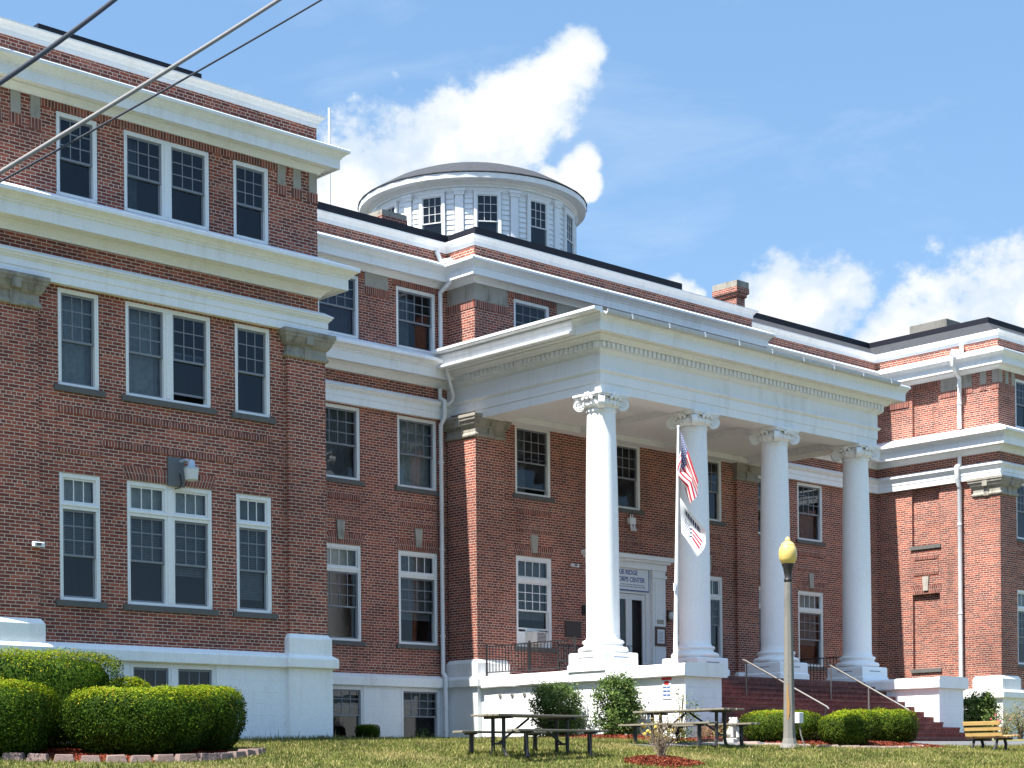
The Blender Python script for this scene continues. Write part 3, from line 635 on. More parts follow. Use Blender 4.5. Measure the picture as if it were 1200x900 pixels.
# soldier courses, panels, flat arches, keystones, stone blocks
def sold(mb, fr, u0, u1, z0, z1, d=.014):
    p = fr.p
    mb.face([p(u0,d,z0),p(u1,d,z0),p(u1,d,z1),p(u0,d,z1)], 'red_brick_soldier', [(u0,0),(u1,0),(u1,min(.2127,z1-z0)),(u0,min(.2127,z1-z0))])
    for q in ([p(u0,0,z1),p(u0,d,z1),p(u1,d,z1),p(u1,0,z1)], [p(u0,0,z0),p(u1,0,z0),p(u1,d,z0),p(u0,d,z0)], [p(u0,0,z0),p(u0,d,z0),p(u0,d,z1),p(u0,0,z1)], [p(u1,d,z0),p(u1,0,z0),p(u1,0,z1),p(u1,d,z1)]):
        mb.face(q, 'red_brick_soldier')
def arch(fr, a, b, key=True):
    mb = MB(); z0, z1, d = 5.755, 6.02, .012; o = .10; p = fr.p; n = 2
    for (u0, u1, t0, t1) in ((a, (a+b)/2, a-o, (a+b)/2), ((a+b)/2, b, (a+b)/2, b+o)):
        mb.face([p(u0,d,z0),p(u1,d,z0),p(t1,d,z1),p(t0,d,z1)], 'red_brick_soldier', [(u0,0),(u1,0),(u1,.40),(u0,.40)])
    for q in ([p(a-o,0,z1),p(a-o,d,z1),p(b+o,d,z1),p(b+o,0,z1)], [p(a,0,z0),p(b,0,z0),p(b,d,z0),p(a,d,z0)], [p(a,0,z0),p(a,d,z0),p(a-o,d,z1),p(a-o,0,z1)], [p(b,d,z0),p(b,0,z0),p(b+o,0,z1),p(b+o,d,z1)]): mb.face(q, 'red_brick_soldier')
    mb.build('flat_arch', B_)
    if key:
        k = MB(); m = (a+b)/2; zt, zb = 6.33, 5.86
        k.face([p(m-.09,.05,zb),p(m+.09,.05,zb),p(m+.125,.05,zt),p(m-.125,.05,zt)], 'limestone'); k.face([p(m-.125,0,zt),p(m-.125,.05,zt),p(m+.125,.05,zt),p(m+.125,0,zt)], 'limestone')
        k.face([p(m-.09,0,zb),p(m-.09,.05,zb),p(m-.125,.05,zt),p(m-.125,0,zt)], 'limestone'); k.face([p(m+.09,.05,zb),p(m+.09,0,zb),p(m+.125,0,zt),p(m+.125,.05,zt)], 'limestone'); k.face([p(m-.09,0,zb),p(m+.09,0,zb),p(m+.09,.05,zb),p(m-.09,.05,zb)], 'limestone')
        k.build('keystone', B_)
def panel(fr, a, b, z0=6.38, z1=7.0):
    mb = MB(); sold(mb, fr, a, b, z1-.11, z1, .018); sold(mb, fr, a, b, z0, z0+.075, .018)
    fbox(mb, fr, a, a+.035, 0, .014, z0+.08, z1-.115, 'red_brick', 'b'); fbox(mb, fr, b-.035, b, 0, .014, z0+.08, z1-.115, 'red_brick', 'b'); mb.build('brick_panel', B_)
for fr, ws in ((FM, MW), (FB, [BW[0], BW[2]]), (FS, SW)):
    for a, b in ws: arch(fr, a, b); panel(fr, a+.02, b-.02)
panel(FB, BW[1][0], BW[1][1], 6.38, 7.0)
arch(FL, *LW[1], key=False); arch(FRW, *RW[1], key=False)
for fr, ws, c in ((FL, LW, 18.9), (FRW, RW, 53.2)):
    mb = MB(); a, b = c-2.46, c+2.46
    sold(mb, fr, a, b, 6.88, 6.99, .018); sold(mb, fr, a, a+.93, 6.12, 6.19, .018); sold(mb, fr, b-.93, b, 6.12, 6.19, .018)
    sold(mb, fr, a+.93, b-.93, 6.34, 6.45, .018)
    for u, z0, z1 in ((a, 6.2, 6.87), (b-.035, 6.2, 6.87), (a+.93, 6.14, 6.33), (b-.965, 6.14, 6.33)): fbox(mb, fr, u, u+.035, 0, .014, z0, z1, 'red_brick', 'b')
    mb.build('brick_panel', B_)
    mb = MB(); sold(mb, fr, c-2.95, c+2.95, 12.58, 12.74); mb.build('soldier_course', B_)
def stone(fr, a, b, z0=12.32, z1=12.765, under=True):
    k = MB(); fbox(k, fr, a, b, 0, .02, z0, z1, 'limestone', 'b'); k.build('stone_block', B_)
    if under: mb = MB(); sold(mb, fr, a-.03, b+.03, z0-.215, z0-.003); mb.build('soldier_course', B_)
for u in (21.57, 21.97, 22.38): stone(FL, u, u+.20); stone(FL, 37.72-u-.2, 37.72-u)
for u in (49.74, 50.12, 50.5): stone(FRW, u, u+.20)
for (a, b) in ((25.55, 25.9), (27.84, 28.6)): stone(FM, a, b, 12.38)
for a, b in ((23.79, 25.4), (26.1, 27.75), (28.75, 30.45)):
    mb = MB(); sold(mb, FM, a, b, 12.58, 12.75); mb.build('soldier_course', B_)
stone(FB, 30.59, 31.76, 12.30); stone(FB, 33.6, 35.3, 12.30); stone(FB, 37.15, 38.85, 12.30); stone(FB, 40.75, 41.95, 12.30)
for a, b in BW: mb = MB(); sold(mb, FB, a-.2, b+.2, 12.58, 12.74); mb.build('soldier_course', B_)
stone(FXB, -34.95, -33.89, 12.30)
stone(FXR, -32.30, -31.15); stone(FXR, -30.85, -30.63); stone(FXR, -30.40, -30.2)
mb = MB(); sold(mb, FXR, -33.5, -32.36, 12.55, 12.74); sold(mb, FXR, -34.7, -33.55, 12.02, 12.2, .03); mb.build('soldier_course', B_)
arch(FXR, -33.47, -32.42); panel(FXR, -33.42, -32.46)

# roof: deck, shingled apron behind the coping, black edge flashing
def roof(path, poly):
    pass
ap = lambda o, z: [(-.30, 13.98), (-o, z)]
mb = MB(); mb.face([(15.3, 49.8, 13.9), (15.3, 30.3, 13.9), (22.4, 30.3, 13.9), (22.4, 49.8, 13.9)], 'shingle')
mb.face([(22.4, 49.8, 13.905), (22.4, 35.3, 13.905), (49.9, 35.3, 13.905), (49.9, 49.8, 13.905)], 'shingle'); mb.face([(30.8, 35.3, 13.9), (30.8, 34.2, 13.9), (41.7, 34.2, 13.9), (41.7, 35.3, 13.9)], 'shingle')
mb.face([(49.9, 49.8, 13.9), (49.9, 30.5, 13.9), (57.1, 30.5, 13.9), (57.1, 49.8, 13.9)], 'shingle'); mb.build('roof_deck', B_)
def edge(path, o, zb, zt, up=True):
    mb = MB(); mb.sweep([(-.26, 14.0), (-o+.02, zb)], path, 'shingle', ends=False); mb.build('roof_apron', B_)
    mb = MB(); mb.sweep([(-o, zb-.05), (-o+.05, zb-.02), (-o+.05, zt), (-o-.25, zt+.02), (-o-.9, zb-.25)], path, 'black_flashing'); mb.build('roof_edge', B_)
edge([(22.7, 35), (30.6, 35), (30.6, 33.9), (39.3, 33.9)], .52, 14.19, 14.39)
edge([(41.97, 34.85), (49.72, 34.85), (49.72, 30.2), (57.3, 30.2), (57.3, 48)], .92, 14.53, 14.69)
mb = MB(); mb.box(16.12, 19.72, 29.98, 30.25, 13.93, 14.10, 'black_flashing'); mb.build('roof_edge', B_)
# chimneys
def chim(x0, x1, y0, y1, z0, z1, cap=.32):
    mb = MB(); mb.stack(x0, x1, y0, y1, [(0, z0), (0, z1-cap-.34), (.05, z1-cap-.30), (.05, z1-cap-.22), (.11, z1-cap-.18), (.11, z1-cap)], 'red_brick'); c = MB()
    c.stack(x0, x1, y0, y1, [(.10, z1-cap), (.10, z1), ], 'mossy_stone'); ch = mb.build('chimney', B_, origin=(x0, y0, z0)); c.build('chimney_cap', ch)
chim(47.5, 47.95, 39.05, 39.95, 13.8, 16.98, .22); chim(31.05, 31.75, 38.2, 38.75, 13.8, 15.72, .14); chim(25.35, 26.0, 36.6, 37.6, 13.8, 15.45, .14)
mb = MB(); mb.box(58.9, 59.9, 38, 39.7, 13.8, 17.42, 'concrete'); mb.build('chimney', B_, bevel=.03)

# rotunda
RX, RY, RR = 36.2, 40.15, 3.08
rot = MB(); rot.lathe(RX, RY, [(RR, 13.8), (RR, 16.98), (RR+.05, 16.98), (RR+.05, 17.03), (RR+.08, 17.05), (RR+.12, 17.08), (RR+.14, 17.11), (RR+.38, 17.13)], 'white_trim', 72)
ro = rot.build('rotunda', B_, origin=(RX, RY, 13.9), smooth=30)
m_ = MB(); m_.lathe(RX, RY, [(RR+.38, 17.13), (RR+.40, 17.13), (RR+.42, 17.27), (RR+.40, 17.28)], 'white_trim', 72); m_.build('eave', ro, smooth=30)
m_ = MB(); m_.lathe(RX, RY, [(RR+.38, 17.285), (RR+.45, 17.285), (RR+.45, 17.31), (RR*1.02, 17.55), (RR*.88, 17.80), (RR*.68, 18.05), (RR*.45, 18.27), (RR*.22, 18.41), (0.001, 18.46)], 'shingle', 36); m_.build('roof', ro, smooth=20)
for k in range(12):
    a = math.atan2(-F.y, -F.x)+R(9+30*k); n = Vector((math.cos(a), math.sin(a), 0)); t = Vector((0, 0, 1)).cross(n)
    fr = Fr(Vector((RX, RY, 0))+n*(RR+.035), t, n)
    w = MB(); u = .40; zt = 16.83; zb = 14.85
    for q in ((-u, -u+.09), (u-.09, u)): fbox(w, fr, q[0], q[1], -.09, .05, zb, zt, 'window_paint')
    fbox(w, fr, -u+.09, u-.09, -.09, .048, zt-.09, zt, 'window_paint'); fbox(w, fr, -u-.03, u+.03, -.09, .06, zt, zt+.05, 'window_paint')
    sash(w, fr, -u+.09, u-.09, 15.96, zt-.09, .03, 3, 3, 'white_sash_paint', .03, .012); sash(w, fr, -u+.09, u-.09, zb, 16.0, .0, 1, 1, 'white_sash_paint')
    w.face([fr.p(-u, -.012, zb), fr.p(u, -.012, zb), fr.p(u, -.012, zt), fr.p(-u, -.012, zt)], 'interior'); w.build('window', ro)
    g = MB(); g.face([fr.p(-u+.09, .004, zb), fr.p(u-.09, .004, zb), fr.p(u-.09, .004, zt-.09), fr.p(-u+.09, .004, zt-.09)], 'window_glass'); g.build('pane', ro)
    a2 = a+R(15); n = Vector((math.cos(a2), math.sin(a2), 0)); t = Vector((0, 0, 1)).cross(n); fr = Fr(Vector((RX, RY, 0))+n*(RR-.02), t, n)
    p_ = MB(); fbox(p_, fr, -.12, .12, 0, .10, 13.9, 16.74, 'white_trim'); fbox(p_, fr, -.15, .15, 0, .13, 16.74, 16.79, 'white_trim'); fbox(p_, fr, -.19, .19, 0, .16, 16.84, 16.92, 'white_trim'); fbox(p_, fr, -.16, .16, 0, .14, 16.79, 16.84, 'white_trim')
    p_.build('pilaster', ro)
    for s0, s1 in ((R(2.9), R(7.2)), (R(-7.2), R(-2.9))):
        z = 13.95; sd = MB()
        while z < 16.75:
            r0, r1 = RR+.045, RR+.015
            A = [(RX+r0*math.cos(a2+s0), RY+r0*math.sin(a2+s0)), (RX+r0*math.cos(a2+s1), RY+r0*math.sin(a2+s1)), (RX+r1*math.cos(a2+s1), RY+r1*math.sin(a2+s1)), (RX+r1*math.cos(a2+s0), RY+r1*math.sin(a2+s0))]
            sd.face([(*A[0], z), (*A[1], z), (*A[2], z+.15), (*A[3], z+.15)], 'white_trim'); sd.face([(*A[3], z), (*A[2], z), (*A[1], z), (*A[0], z)], 'white_trim'); z += .15
        sd.build('siding', ro)

# ------------------------------------------------------------------ portico
PP = [(30.6, 35.0), (30.6, 29.4), (41.95, 29.4), (41.95, 34.85)]
mb = MB(); mb.sweep([(-.74, 9.18), (0, 9.18), (0, 9.385), (.022, 9.395), (.022, 9.62), (.045, 9.635), (.08, 9.67), (.085, 9.705), (.02, 9.735), (.02, 10.08), (.05, 10.095), (.10, 10.13), (.135, 10.16), (.135, 10.185), (.15, 10.185), (.15, 10.335),
    (.24, 10.335), (.25, 10.36), (.30, 10.42), (.345, 10.45), (.345, 10.475), (.56, 10.49), (.56, 10.455), (.585, 10.455), (.585, 10.665), (.605, 10.68), (.605, 10.705), (.63, 10.74), (.665, 10.79), (.70, 10.81), (.70, 10.855), (.68, 10.875), (.60, 10.90)], PP, 'white_trim')
mb.sweep([(.60, 10.90), (-.74, 11.0)], PP, 'shingle', ends=False)
mb.sweep([(-.74, 9.185), (-.74, 10.9)], PP, 'white_trim', ends=False)
ent = mb.build('entablature', B_, origin=(36.2, 29.4, 9.18))
mb = MB()
x = 30.6-.19
for i in range(71):
    x = 30.47+i*.163; mb.box(x, x+.10, 29.4-.225, 29.4-.149, 10.195, 10.325, 'white_trim')
mb.build('dentil_band', ent)
for xa, xb in ((30.6-.225, 30.6-.149), (41.95+.149, 41.95+.225)):
    mb = MB()
    for i in range(30): y = 29.31+i*.163; mb.box(xa, xb, y, y+.10, 10.195, 10.325, 'white_trim')
    mb.build('dentil_band', ent)
mb = MB(); mb.face([(30.6, 35, 11.0), (30.6, 29.4, 10.97), (41.95, 29.4, 10.97), (41.95, 35, 11.0)][::-1], 'shingle'); mb.build('portico_roof', ent)
mb = MB(); mb.face([(31.3, 33.95, 9.36), (41.25, 33.95, 9.36), (41.25, 30.1, 9.36), (31.3, 30.1, 9.36)][::-1], 'white_trim')
for x in (34.45, 37.79): mb.box(x-.36, x+.36, 30.13, 33.9, 9.19, 9.357, 'white_trim')
mb.box(31.33, 41.22, 33.5, 33.88, 9.192, 9.35, 'white_trim')
mb.build('portico_ceiling', ent)
mb = MB(); gp = [(-.0+.64, 10.86), (.64, 10.83), (.68, 10.795), (.74, 10.79), (.79, 10.82), (.805, 10.875), (.805, 10.905), (.785, 10.905), (.785, 10.88), (.76, 10.84), (.70, 10.83), (.66, 10.87)]
mb.sweep(gp, [(30.05, 29.4), (42.0, 29.4)], 'galvanized')
for k in range(9):
    x = 30.9+k*1.33; mb.obox((x, 29.4-.78, 10.85), (.02, 0, 0), (0, .035, -.01), (0, .01, .06), 'galvanized')
mb.build('gutter', ent)
mb = MB(); kp = [(.60, 10.80), (.60, 10.47), (.79, 10.47), (.80, 10.50), (.79, 10.53), (.70, 10.55), (.70, 10.70), (.73, 10.78), (.73, 10.80)]
mb.sweep(kp, [(30.6, 34.55), (30.6, 29.65)], 'white_trim'); mb.sweep([(.63, 10.87), (.63, 10.845), (.88, 10.845), (.905, 10.875), (.905, 10.94), (.63, 10.96)], [(30.6, 34.6), (30.6, 28.7)], 'white_trim'); mb.build('gutter', ent)

# columns
def column(cx, cy):
    c = empty_part('column', (cx, cy, 2.42))
    mb = MB(); mb.lathe(cx, cy, [(.425, 3.20), (.425, 3.235), (.412, 3.26), (.409, 3.35), (.408, 4.6), (.402, 5.8), (.388, 7.0), (.366, 8.1), (.352, 8.66), (.352, 8.73), (.375, 8.74), (.38, 8.765), (.375, 8.79), (.355, 8.80), (.355, 8.88)], 'white_column', 48); mb.build('shaft', c, smooth=35)
    mb = MB(); T = [(.43, 3.205)]
    T = [(.56, 2.875)]+[(.555+.065*math.cos(a), 2.945+.065*math.sin(a)) for a in np.linspace(-1.4, 1.4, 9)]+[(.53, 3.02), (.49, 3.035), (.475, 3.06), (.48, 3.09), (.49, 3.10)]+[(.475+.042*math.cos(a), 3.14+.042*math.sin(a)) for a in np.linspace(-1.3, 1.4, 7)]+[(.44, 3.19), (.43, 3.205)]
    mb.lathe(cx, cy, T, 'white_column', 48); mb.build('base', c, smooth=50)
    mb = MB(); mb.stack(cx-.60, cx+.60, cy-.60, cy+.60, [(.03, 2.415), (.03, 2.56), (.01, 2.58), (.0, 2.60), (0, 2.845), (-.02, 2.875)], 'white_column')
    mb.box(cx-.25, cx+.25, cy-.606, cy-.599, 2.74, 2.765, 'sign_grey_text'); mb.box(cx-.606, cx-.599, cy-.25, cy+.25, 2.74, 2.765, 'sign_grey_text'); mb.build('plinth', c, bevel=.012)
    mb = MB()
    mb.lathe(cx, cy, [(.355, 8.82), (.40, 8.86), (.45, 8.93), (.46, 8.98), (.43, 9.03), (.40, 9.05)], 'white_column', 40)
    for k in range(24):   # egg moulding
        a = 2*math.pi*k/24; mb.obox((cx+.44*math.cos(a), cy+.44*math.sin(a), 8.93), (.03*math.cos(a), .03*math.sin(a), .02), (-.03*math.sin(a), .03*math.cos(a), 0), (0, 0, .045), 'white_column')
    # abacus with hollowed sides
    def ab(r_c, r_m, z0, z1):
        pts = []
        for q in range(4):
            a0 = math.pi/4+q*math.pi/2
            for t in np.linspace(0, 1, 9)[:-1]:
                a = a0+t*math.pi/2; rr = r_m+(r_c-r_m)*abs(2*t-1)**2.2; pts.append((cx+rr*math.cos(a), cy+rr*math.sin(a)))
        lo_, hi_ = [(*p, z0) for p in pts], [(*p, z1) for p in pts]
        for i in range(len(pts)): j = (i+1) % len(pts); mb.face([lo_[i], lo_[j], hi_[j], hi_[i]], 'white_column')
        mb.face(hi_, 'white_column'); mb.face(lo_[::-1], 'white_column')
    ab(.665, .46, 9.085, 9.125); ab(.70, .49, 9.126, 9.178)
    for q in range(4):
        a = math.pi/4+q*math.pi/2; d = Vector((math.cos(a), math.sin(a), 0)); t = Vector((-d.y, d.x, 0)); zc = Vector((0, 0, 1))
        C0 = Vector((cx, cy, 8.935))+d*.53; n = 26
        for sgn in (-1, 1):
            rowc = [tuple(C0+d*(.155*math.cos(u))+zc*(.155*math.sin(u))+t*(.075*sgn)) for u in np.linspace(0, 2*math.pi, n, endpoint=False)]
            rowi = [tuple(C0+d*(.125*math.cos(u))+zc*(.125*math.sin(u))+t*(.055*sgn)) for u in np.linspace(0, 2*math.pi, n, endpoint=False)]
            cen = [tuple(C0+t*(.05*sgn))]*n
            mb.grid([rowc, rowi, cen] if sgn < 0 else [cen, rowi, rowc], 'white_column', closed=True)
            sp = [C0+d*((.15-.125*s/30)*math.cos(s*.42+1.57))+zc*((.15-.125*s/30)*math.sin(s*.42+1.57))+t*(.066*sgn) for s in range(31)]
            mb.tube(sp, [.02-.012*s/30 for s in range(31)], 'white_column', 5); mb.lathe_like = None
        ro_ = [[tuple(C0+d*(.155*math.cos(u))+zc*(.155*math.sin(u))+t*q_) for u in np.linspace(0, 2*math.pi, n, endpoint=False)] for q_ in (-.075, -.03, .03, .075)]
        mb.grid(ro_, 'white_column', closed=True)
        for s in (-1, 1):   # canalis: arm from the volute in to the neck
            mb.tube([C0+zc*.12+d*.02+t*.03*s, C0+zc*.125-d*.10+t*.08*s, C0+zc*.10-d*.22+t*.20*s], [.045, .04, .03], 'white_column', 6)
    for q in range(4):
        a = q*math.pi/2; d = Vector((math.cos(a), math.sin(a), 0)); t = Vector((-d.y, d.x, 0))
        for (o, z, r) in ((0, 9.13, .065), (.07, 9.10, .05), (-.07, 9.10, .05), (0, 9.05, .05), (.14, 9.04, .045), (-.14, 9.04, .045), (.05, 9.17, .035), (-.05, 9.17, .035), (.0, 8.9, .05)):
            p = Vector((cx, cy, z))+d*(.49 if z > 8.95 else .44)+t*o
            rr = [[tuple(p+Vector((math.cos(v)*math.cos(w), math.cos(v)*math.sin(w), math.sin(v)*1.1))*r) for w in np.linspace(0, 6.283, 8, endpoint=False)] for v in np.linspace(-1.5, 1.5, 6)]
            mb.grid(rr, 'white_column', closed=True)
    mb.build('capital', c, smooth=45)
def empty_part(name, loc, parent=None):
    parent = parent or B_
    o = bpy.data.objects.new(name, None); S.collection.objects.link(o); o.parent = parent; o.location = Vector(loc)-ORG[parent.name]; o.empty_display_size = .2; ORG[o.name] = Vector(loc); return o
for cx in (31.04, 34.45, 37.79, 41.48): column(cx, 29.8)

# podium arms, floor, stairs
def arm(x0, x1, y0):
    mb = MB(); mb.box(x0, x1, y0, 33.8, -.2, 2.2, 'white_masonry', skip='-z,+z'); mb.build('podium_wall', B_)
    mb = MB(); n = 26   # cap with a slightly worn edge
    ys = np.linspace(y0-.09, 33.80, n); pr = [(-.10, 2.165), (-.115, 2.19), (-.115, 2.40), (-.08, 2.465), (.2, 2.478)]
    W_ = x1-x0; rows = []
    for k, y in enumerate(ys):
        j = lambda s: .010*mnoise.noise(Vector((x0*3+s, y*2.3, s)))
        rows.append([(x0+d+j(i), y, z+j(i+9)) for i, (d, z) in enumerate(pr)]+[(x1-d+j(i+4), y, z+j(i+14)) for i, (d, z) in reversed(list(enumerate(pr)))])
    mb.grid(rows, 'white_masonry_cap'); mb.face(rows[0], 'white_masonry_cap'); mb.face([(x0-.1, y0-.09, 2.165), (x0-.1, 33.8, 2.165), (x1+.1, 33.8, 2.165), (x1+.1, y0-.09, 2.165)], 'white_masonry_cap')
    mb.build('podium_cap', B_, bevel=.012)
arm(30.56, 31.85, 26.74); arm(41.02, 42.2, 26.80)
mb = MB(); mb.box(31.95, 40.92, 29.13, 33.9, 1.9, 2.42, 'stair_brick', skip='-z'); mb.build('portico_floor', B_)
mb = MB()
for i in range(1, 12):
    y = 29.13-.305*i; z = 2.42-.148*i; xa, xb = 31.852, 41.018
    if i >= 9: xa, xb = 31.0-.0, 41.0+(.35 if i == 9 else .95)
    y1 = 29.13-.305*(i-1) if i < 9 else 26.72-.002
    if i >= 9 : y1 = 29.13-.305*(i-1) if i > 9 else 26.70
    mb.box(xa, xb, y, y1+.0, .3, z, 'stair_brick', skip='-z'); mb.box(xa+.002, xb-.002, y-.022, y+.05, z-.055, z+.003, 'stair_brick')
mb.build('staircase', B_)

# doorway under the portico
FD_ = FB; door = empty_part('doorway', (36.24, 33.9, 2.42))
mb = MB(); p = FB.p; a, b = DOOR[0], DOOR[1]
for u0, u1 in ((a, a+.55), (b-.55, b)):
    fbox(mb, FB, u0, u1, -.16, .07, 2.42, 5.72, 'window_paint'); fbox(mb, FB, u0+.1, u1-.1, .07, .085, 2.75, 5.40, 'window_paint'); fbox(mb, FB, u0-.02, u1+.02, -.16, .10, 2.42, 2.64, 'window_paint')
    fbox(mb, FB, u0-.03, u1+.03, -.16, .11, 5.50, 5.58, 'window_paint')
fbox(mb, FB, a-.02, b+.02, -.16, .11, 5.72, 5.90, 'window_paint'); fbox(mb, FB, a-.10, b+.10, -.16, .20, 5.90, 5.97, 'window_paint'); fbox(mb, FB, a-.17, b+.17, -.16, .27, 5.97, 6.09, 'window_paint')
fbox(mb, FB, a+.55, b-.55, -.16, -.02, 5.02, 5.72, 'window_paint'); fbox(mb, FB, a+.55, 35.775, -.16, -.03, 2.42, 5.02, 'window_paint'); fbox(mb, FB, 37.13, b-.55, -.16, -.03, 2.42, 5.02, 'window_paint'); mb.build('door_surround', door)
for k, (u0, u1) in enumerate(((35.78, 36.448), (36.456, 37.125))):
    mb = MB(); z0, z1 = 2.44, 5.01
    fbox(mb, FB, u0, u0+.115, -.13, -.075, z0, z1, 'white_sash_paint'); fbox(mb, FB, u1-.115, u1, -.13, -.075, z0, z1, 'white_sash_paint')
    fbox(mb, FB, u0+.115, u1-.115, -.13, -.075, z0, z0+.42, 'white_sash_paint'); fbox(mb, FB, u0+.115, u1-.115, -.13, -.075, z1-.16, z1, 'white_sash_paint')
    d = mb.build('door', door)
    mb = MB(); mb.face([p(u0+.115, -.1, z0+.42), p(u1-.115, -.1, z0+.42), p(u1-.115, -.1, z1-.16), p(u0+.115, -.1, z1-.16)], 'window_glass'); mb.build('pane', door)
    mb = MB(); uh = u1-.07 if k == 0 else u0+.07; mb.tube([p(uh, -.075, 3.22), p(uh, -.02, 3.24), p(uh, -.02, 3.52), p(uh, -.075, 3.54)], .014, 'black_iron', 6); mb.build('handle', door)
mb = MB(); u0, u1 = a, b
mb.face([p(u0,-1.6,2.42),p(u1,-1.6,2.42),p(u1,-1.6,5.5),p(u0,-1.6,5.5)], 'curtain_cloth'); mb.face([p(u0,-.165,2.42),p(u0,-1.6,2.42),p(u0,-1.6,5.5),p(u0,-.165,5.5)], 'interior'); mb.face([p(u1,-1.6,2.42),p(u1,-.165,2.42),p(u1,-.165,5.5),p(u1,-1.6,5.5)], 'interior'); mb.face([p(u0,-.165,2.421),p(u1,-.165,2.421),p(u1,-1.6,2.421),p(u0,-1.6,2.421)], 'interior'); mb.face([p(u0,-.165,5.5),p(u0,-1.6,5.5),p(u1,-1.6,5.5),p(u1,-.165,5.5)], 'interior'); mb.build('interior', door)  # light grey back wall, added to stand in for reflections in the door panes

# ------------------------------------------------------------------ fittings on the building
def thing(mb, name, label, cat, group=None, origin=None, **k):
    if origin is None:
        A = np.array(mb.v); origin = (*((A.min(0)+A.max(0))/2)[:2], A[:, 2].min())
    return tag(mb.build(name, None, origin=origin, **k), label, cat, group)
def spout(pts, r, label, offs=None):
    mb = MB(); mb.tube(pts, r, 'downspout_white', 10)
    P = [Vector(q) for q in pts]
    for a, b in zip(P[:-1], P[1:]):
        if abs(a.z-b.z) > 1.6:
            for t in np.linspace(.15, .85, 3):
                q = a.lerp(b, t); mb.lathe(q.x, q.y, [(r+.012, q.z-.03), (r+.012, q.z+.03)], 'downspout_white', 10)
    return thing(mb, 'downspout', label, 'downspout', smooth=40, origin=pts[-1])
yw = 34.86
spout([(30.22, 34.93, 13.68), (30.28, 34.86, 13.42), (30.30, 34.5, 13.38), (30.32, 34.40, 13.28), (30.32, 34.40, 12.98), (30.30, 34.55, 12.78), (30.26, yw, 12.60), (30.26, yw, 11.02)], .062, 'upper white downspout bent around the top cornice beside the portico')
spout([(30.22, yw, 10.06), (30.22, yw, 9.82), (30.24, 34.70, 9.72), (30.25, 34.70, 9.30), (30.24, yw, 9.12), (30.24, yw, 2.6), (30.24, 34.76, 2.5), (30.24, 34.76, .85)], .062, 'long white downspout in the corner left of the portico running down to the lawn')
spout([(30.02, 34.3, 10.78), (30.03, 34.35, 10.4), (30.32, 34.45, 9.85), (30.37, 34.55, 9.72), (30.30, 34.66, 9.62)], .045, 'short slanting white pipe from the portico gutter into the corner downspout')
xw = 49.6
spout([(xw, 31.45, 13.72), (xw, 31.45, 13.44), (49.15, 31.47, 13.42), (49.10, 31.48, 13.3), (49.10, 31.48, 12.95), (49.30, 31.5, 12.8), (xw-.02, 31.52, 12.62), (xw-.02, 31.54, 10.99)], .07, 'upper white downspout stepping around the top cornice of the sunlit right wing')
spout([(xw, 31.56, 10.1), (xw, 31.56, 9.82), (49.42, 31.56, 9.74), (49.42, 31.56, 9.32), (xw-.02, 31.56, 9.12), (xw-.02, 31.56, .9)], .07, 'lower white downspout on the sunlit brick flank of the right wing')

# security light on a board
t = empty('security_light', (19.1, 29.97, 5.75), 'round grey security light on a slate board above the double window', 'wall light')
mb = MB(); fbox(mb, FL, 18.84, 19.22, .016, .05, 5.72, 6.30, 'grey_board'); mb.build('board', t)
mb = MB(); mb.tube([FL.p(19.12, .05, 6.22), FL.p(19.14, .22, 6.24), FL.p(19.16, .30, 6.20)], .03, 'lamp_aluminium', 8); cx, cy, _ = FL.p(19.2, .32, 0)
mb.lathe(cx, cy, [(.03, 6.24), (.07, 6.20), (.08, 6.10), (.15, 6.07), (.155, 6.05)], 'lamp_aluminium', 20, cap=True); mb.build('housing', t, smooth=40)
mb = MB(); mb.lathe(cx, cy, [(.10, 5.82), (.125, 5.84), (.15, 6.048)], 'lamp_glass_white', 20); mb.build('lamp_shade', t, smooth=40)
mb = MB(); mb.tube([FL.p(19.1, .06, 5.98), FL.p(19.12, .09, 5.8), FL.p(19.10, .06, 5.70), FL.p(19.0, .03, 5.68)], .012, 'cable_black', 6); mb.build('cable', t)
def cctv(fr, u, z, label):
    t = empty('security_camera', fr.p(u, .0, z), label, 'security camera', 'security cameras on the brick')
    mb = MB(); fbox(mb, fr, u-.05, u+.05, 0, .03, z-.03, z+.05, 'paper_white'); c = Vector(fr.p(u, .13, z)); mb.obox(c, fr.u*.11, fr.n*.05+Vector((0, 0, -.01)), Vector((0, 0, .045)), 'paper_white'); mb.build('housing', t, bevel=.01)
    mb = MB(); mb.obox(c-fr.u*.02+fr.n*.052, fr.u*.05, fr.n*.006, Vector((0, 0, .025)), 'ac_grille'); mb.build('lens', t)
cctv(Fr((0, 29.9, 0), (1, 0, 0), (0, -1, 0)), 15.92, 4.30, 'small white security camera on the brick pier at far left')
cctv(FB, 34.1, 5.62, 'small white security camera on the brick behind the first portico column')
t = empty('floodlight', FB.p(36.45, 0, 6.9), 'small white box floodlight fixed under the middle portico window', 'wall light')
mb = MB(); fbox(mb, FB, 36.33, 36.57, 0, .12, 6.96, 7.14, 'paper_white'); mb.build('housing', t, bevel=.01)
for du in (-.06, .06):
    mb = MB(); q = Vector(FB.p(36.45+du, .1, 6.86)); mb.tube([q+Vector((0, 0, .1)), q, q+Vector((0, -.05, -.08))], [.025, .04, .05], 'paper_white', 8); mb.build('lamp_head', t)
    mb = MB(); q = Vector(FB.p(36.45+du*.7, .06, 7.18)); mb.tube([q+Vector((0, 0, -.05)), q+Vector((0, 0, .06))], .018, 'paper_white', 6); mb.build('knob', t)
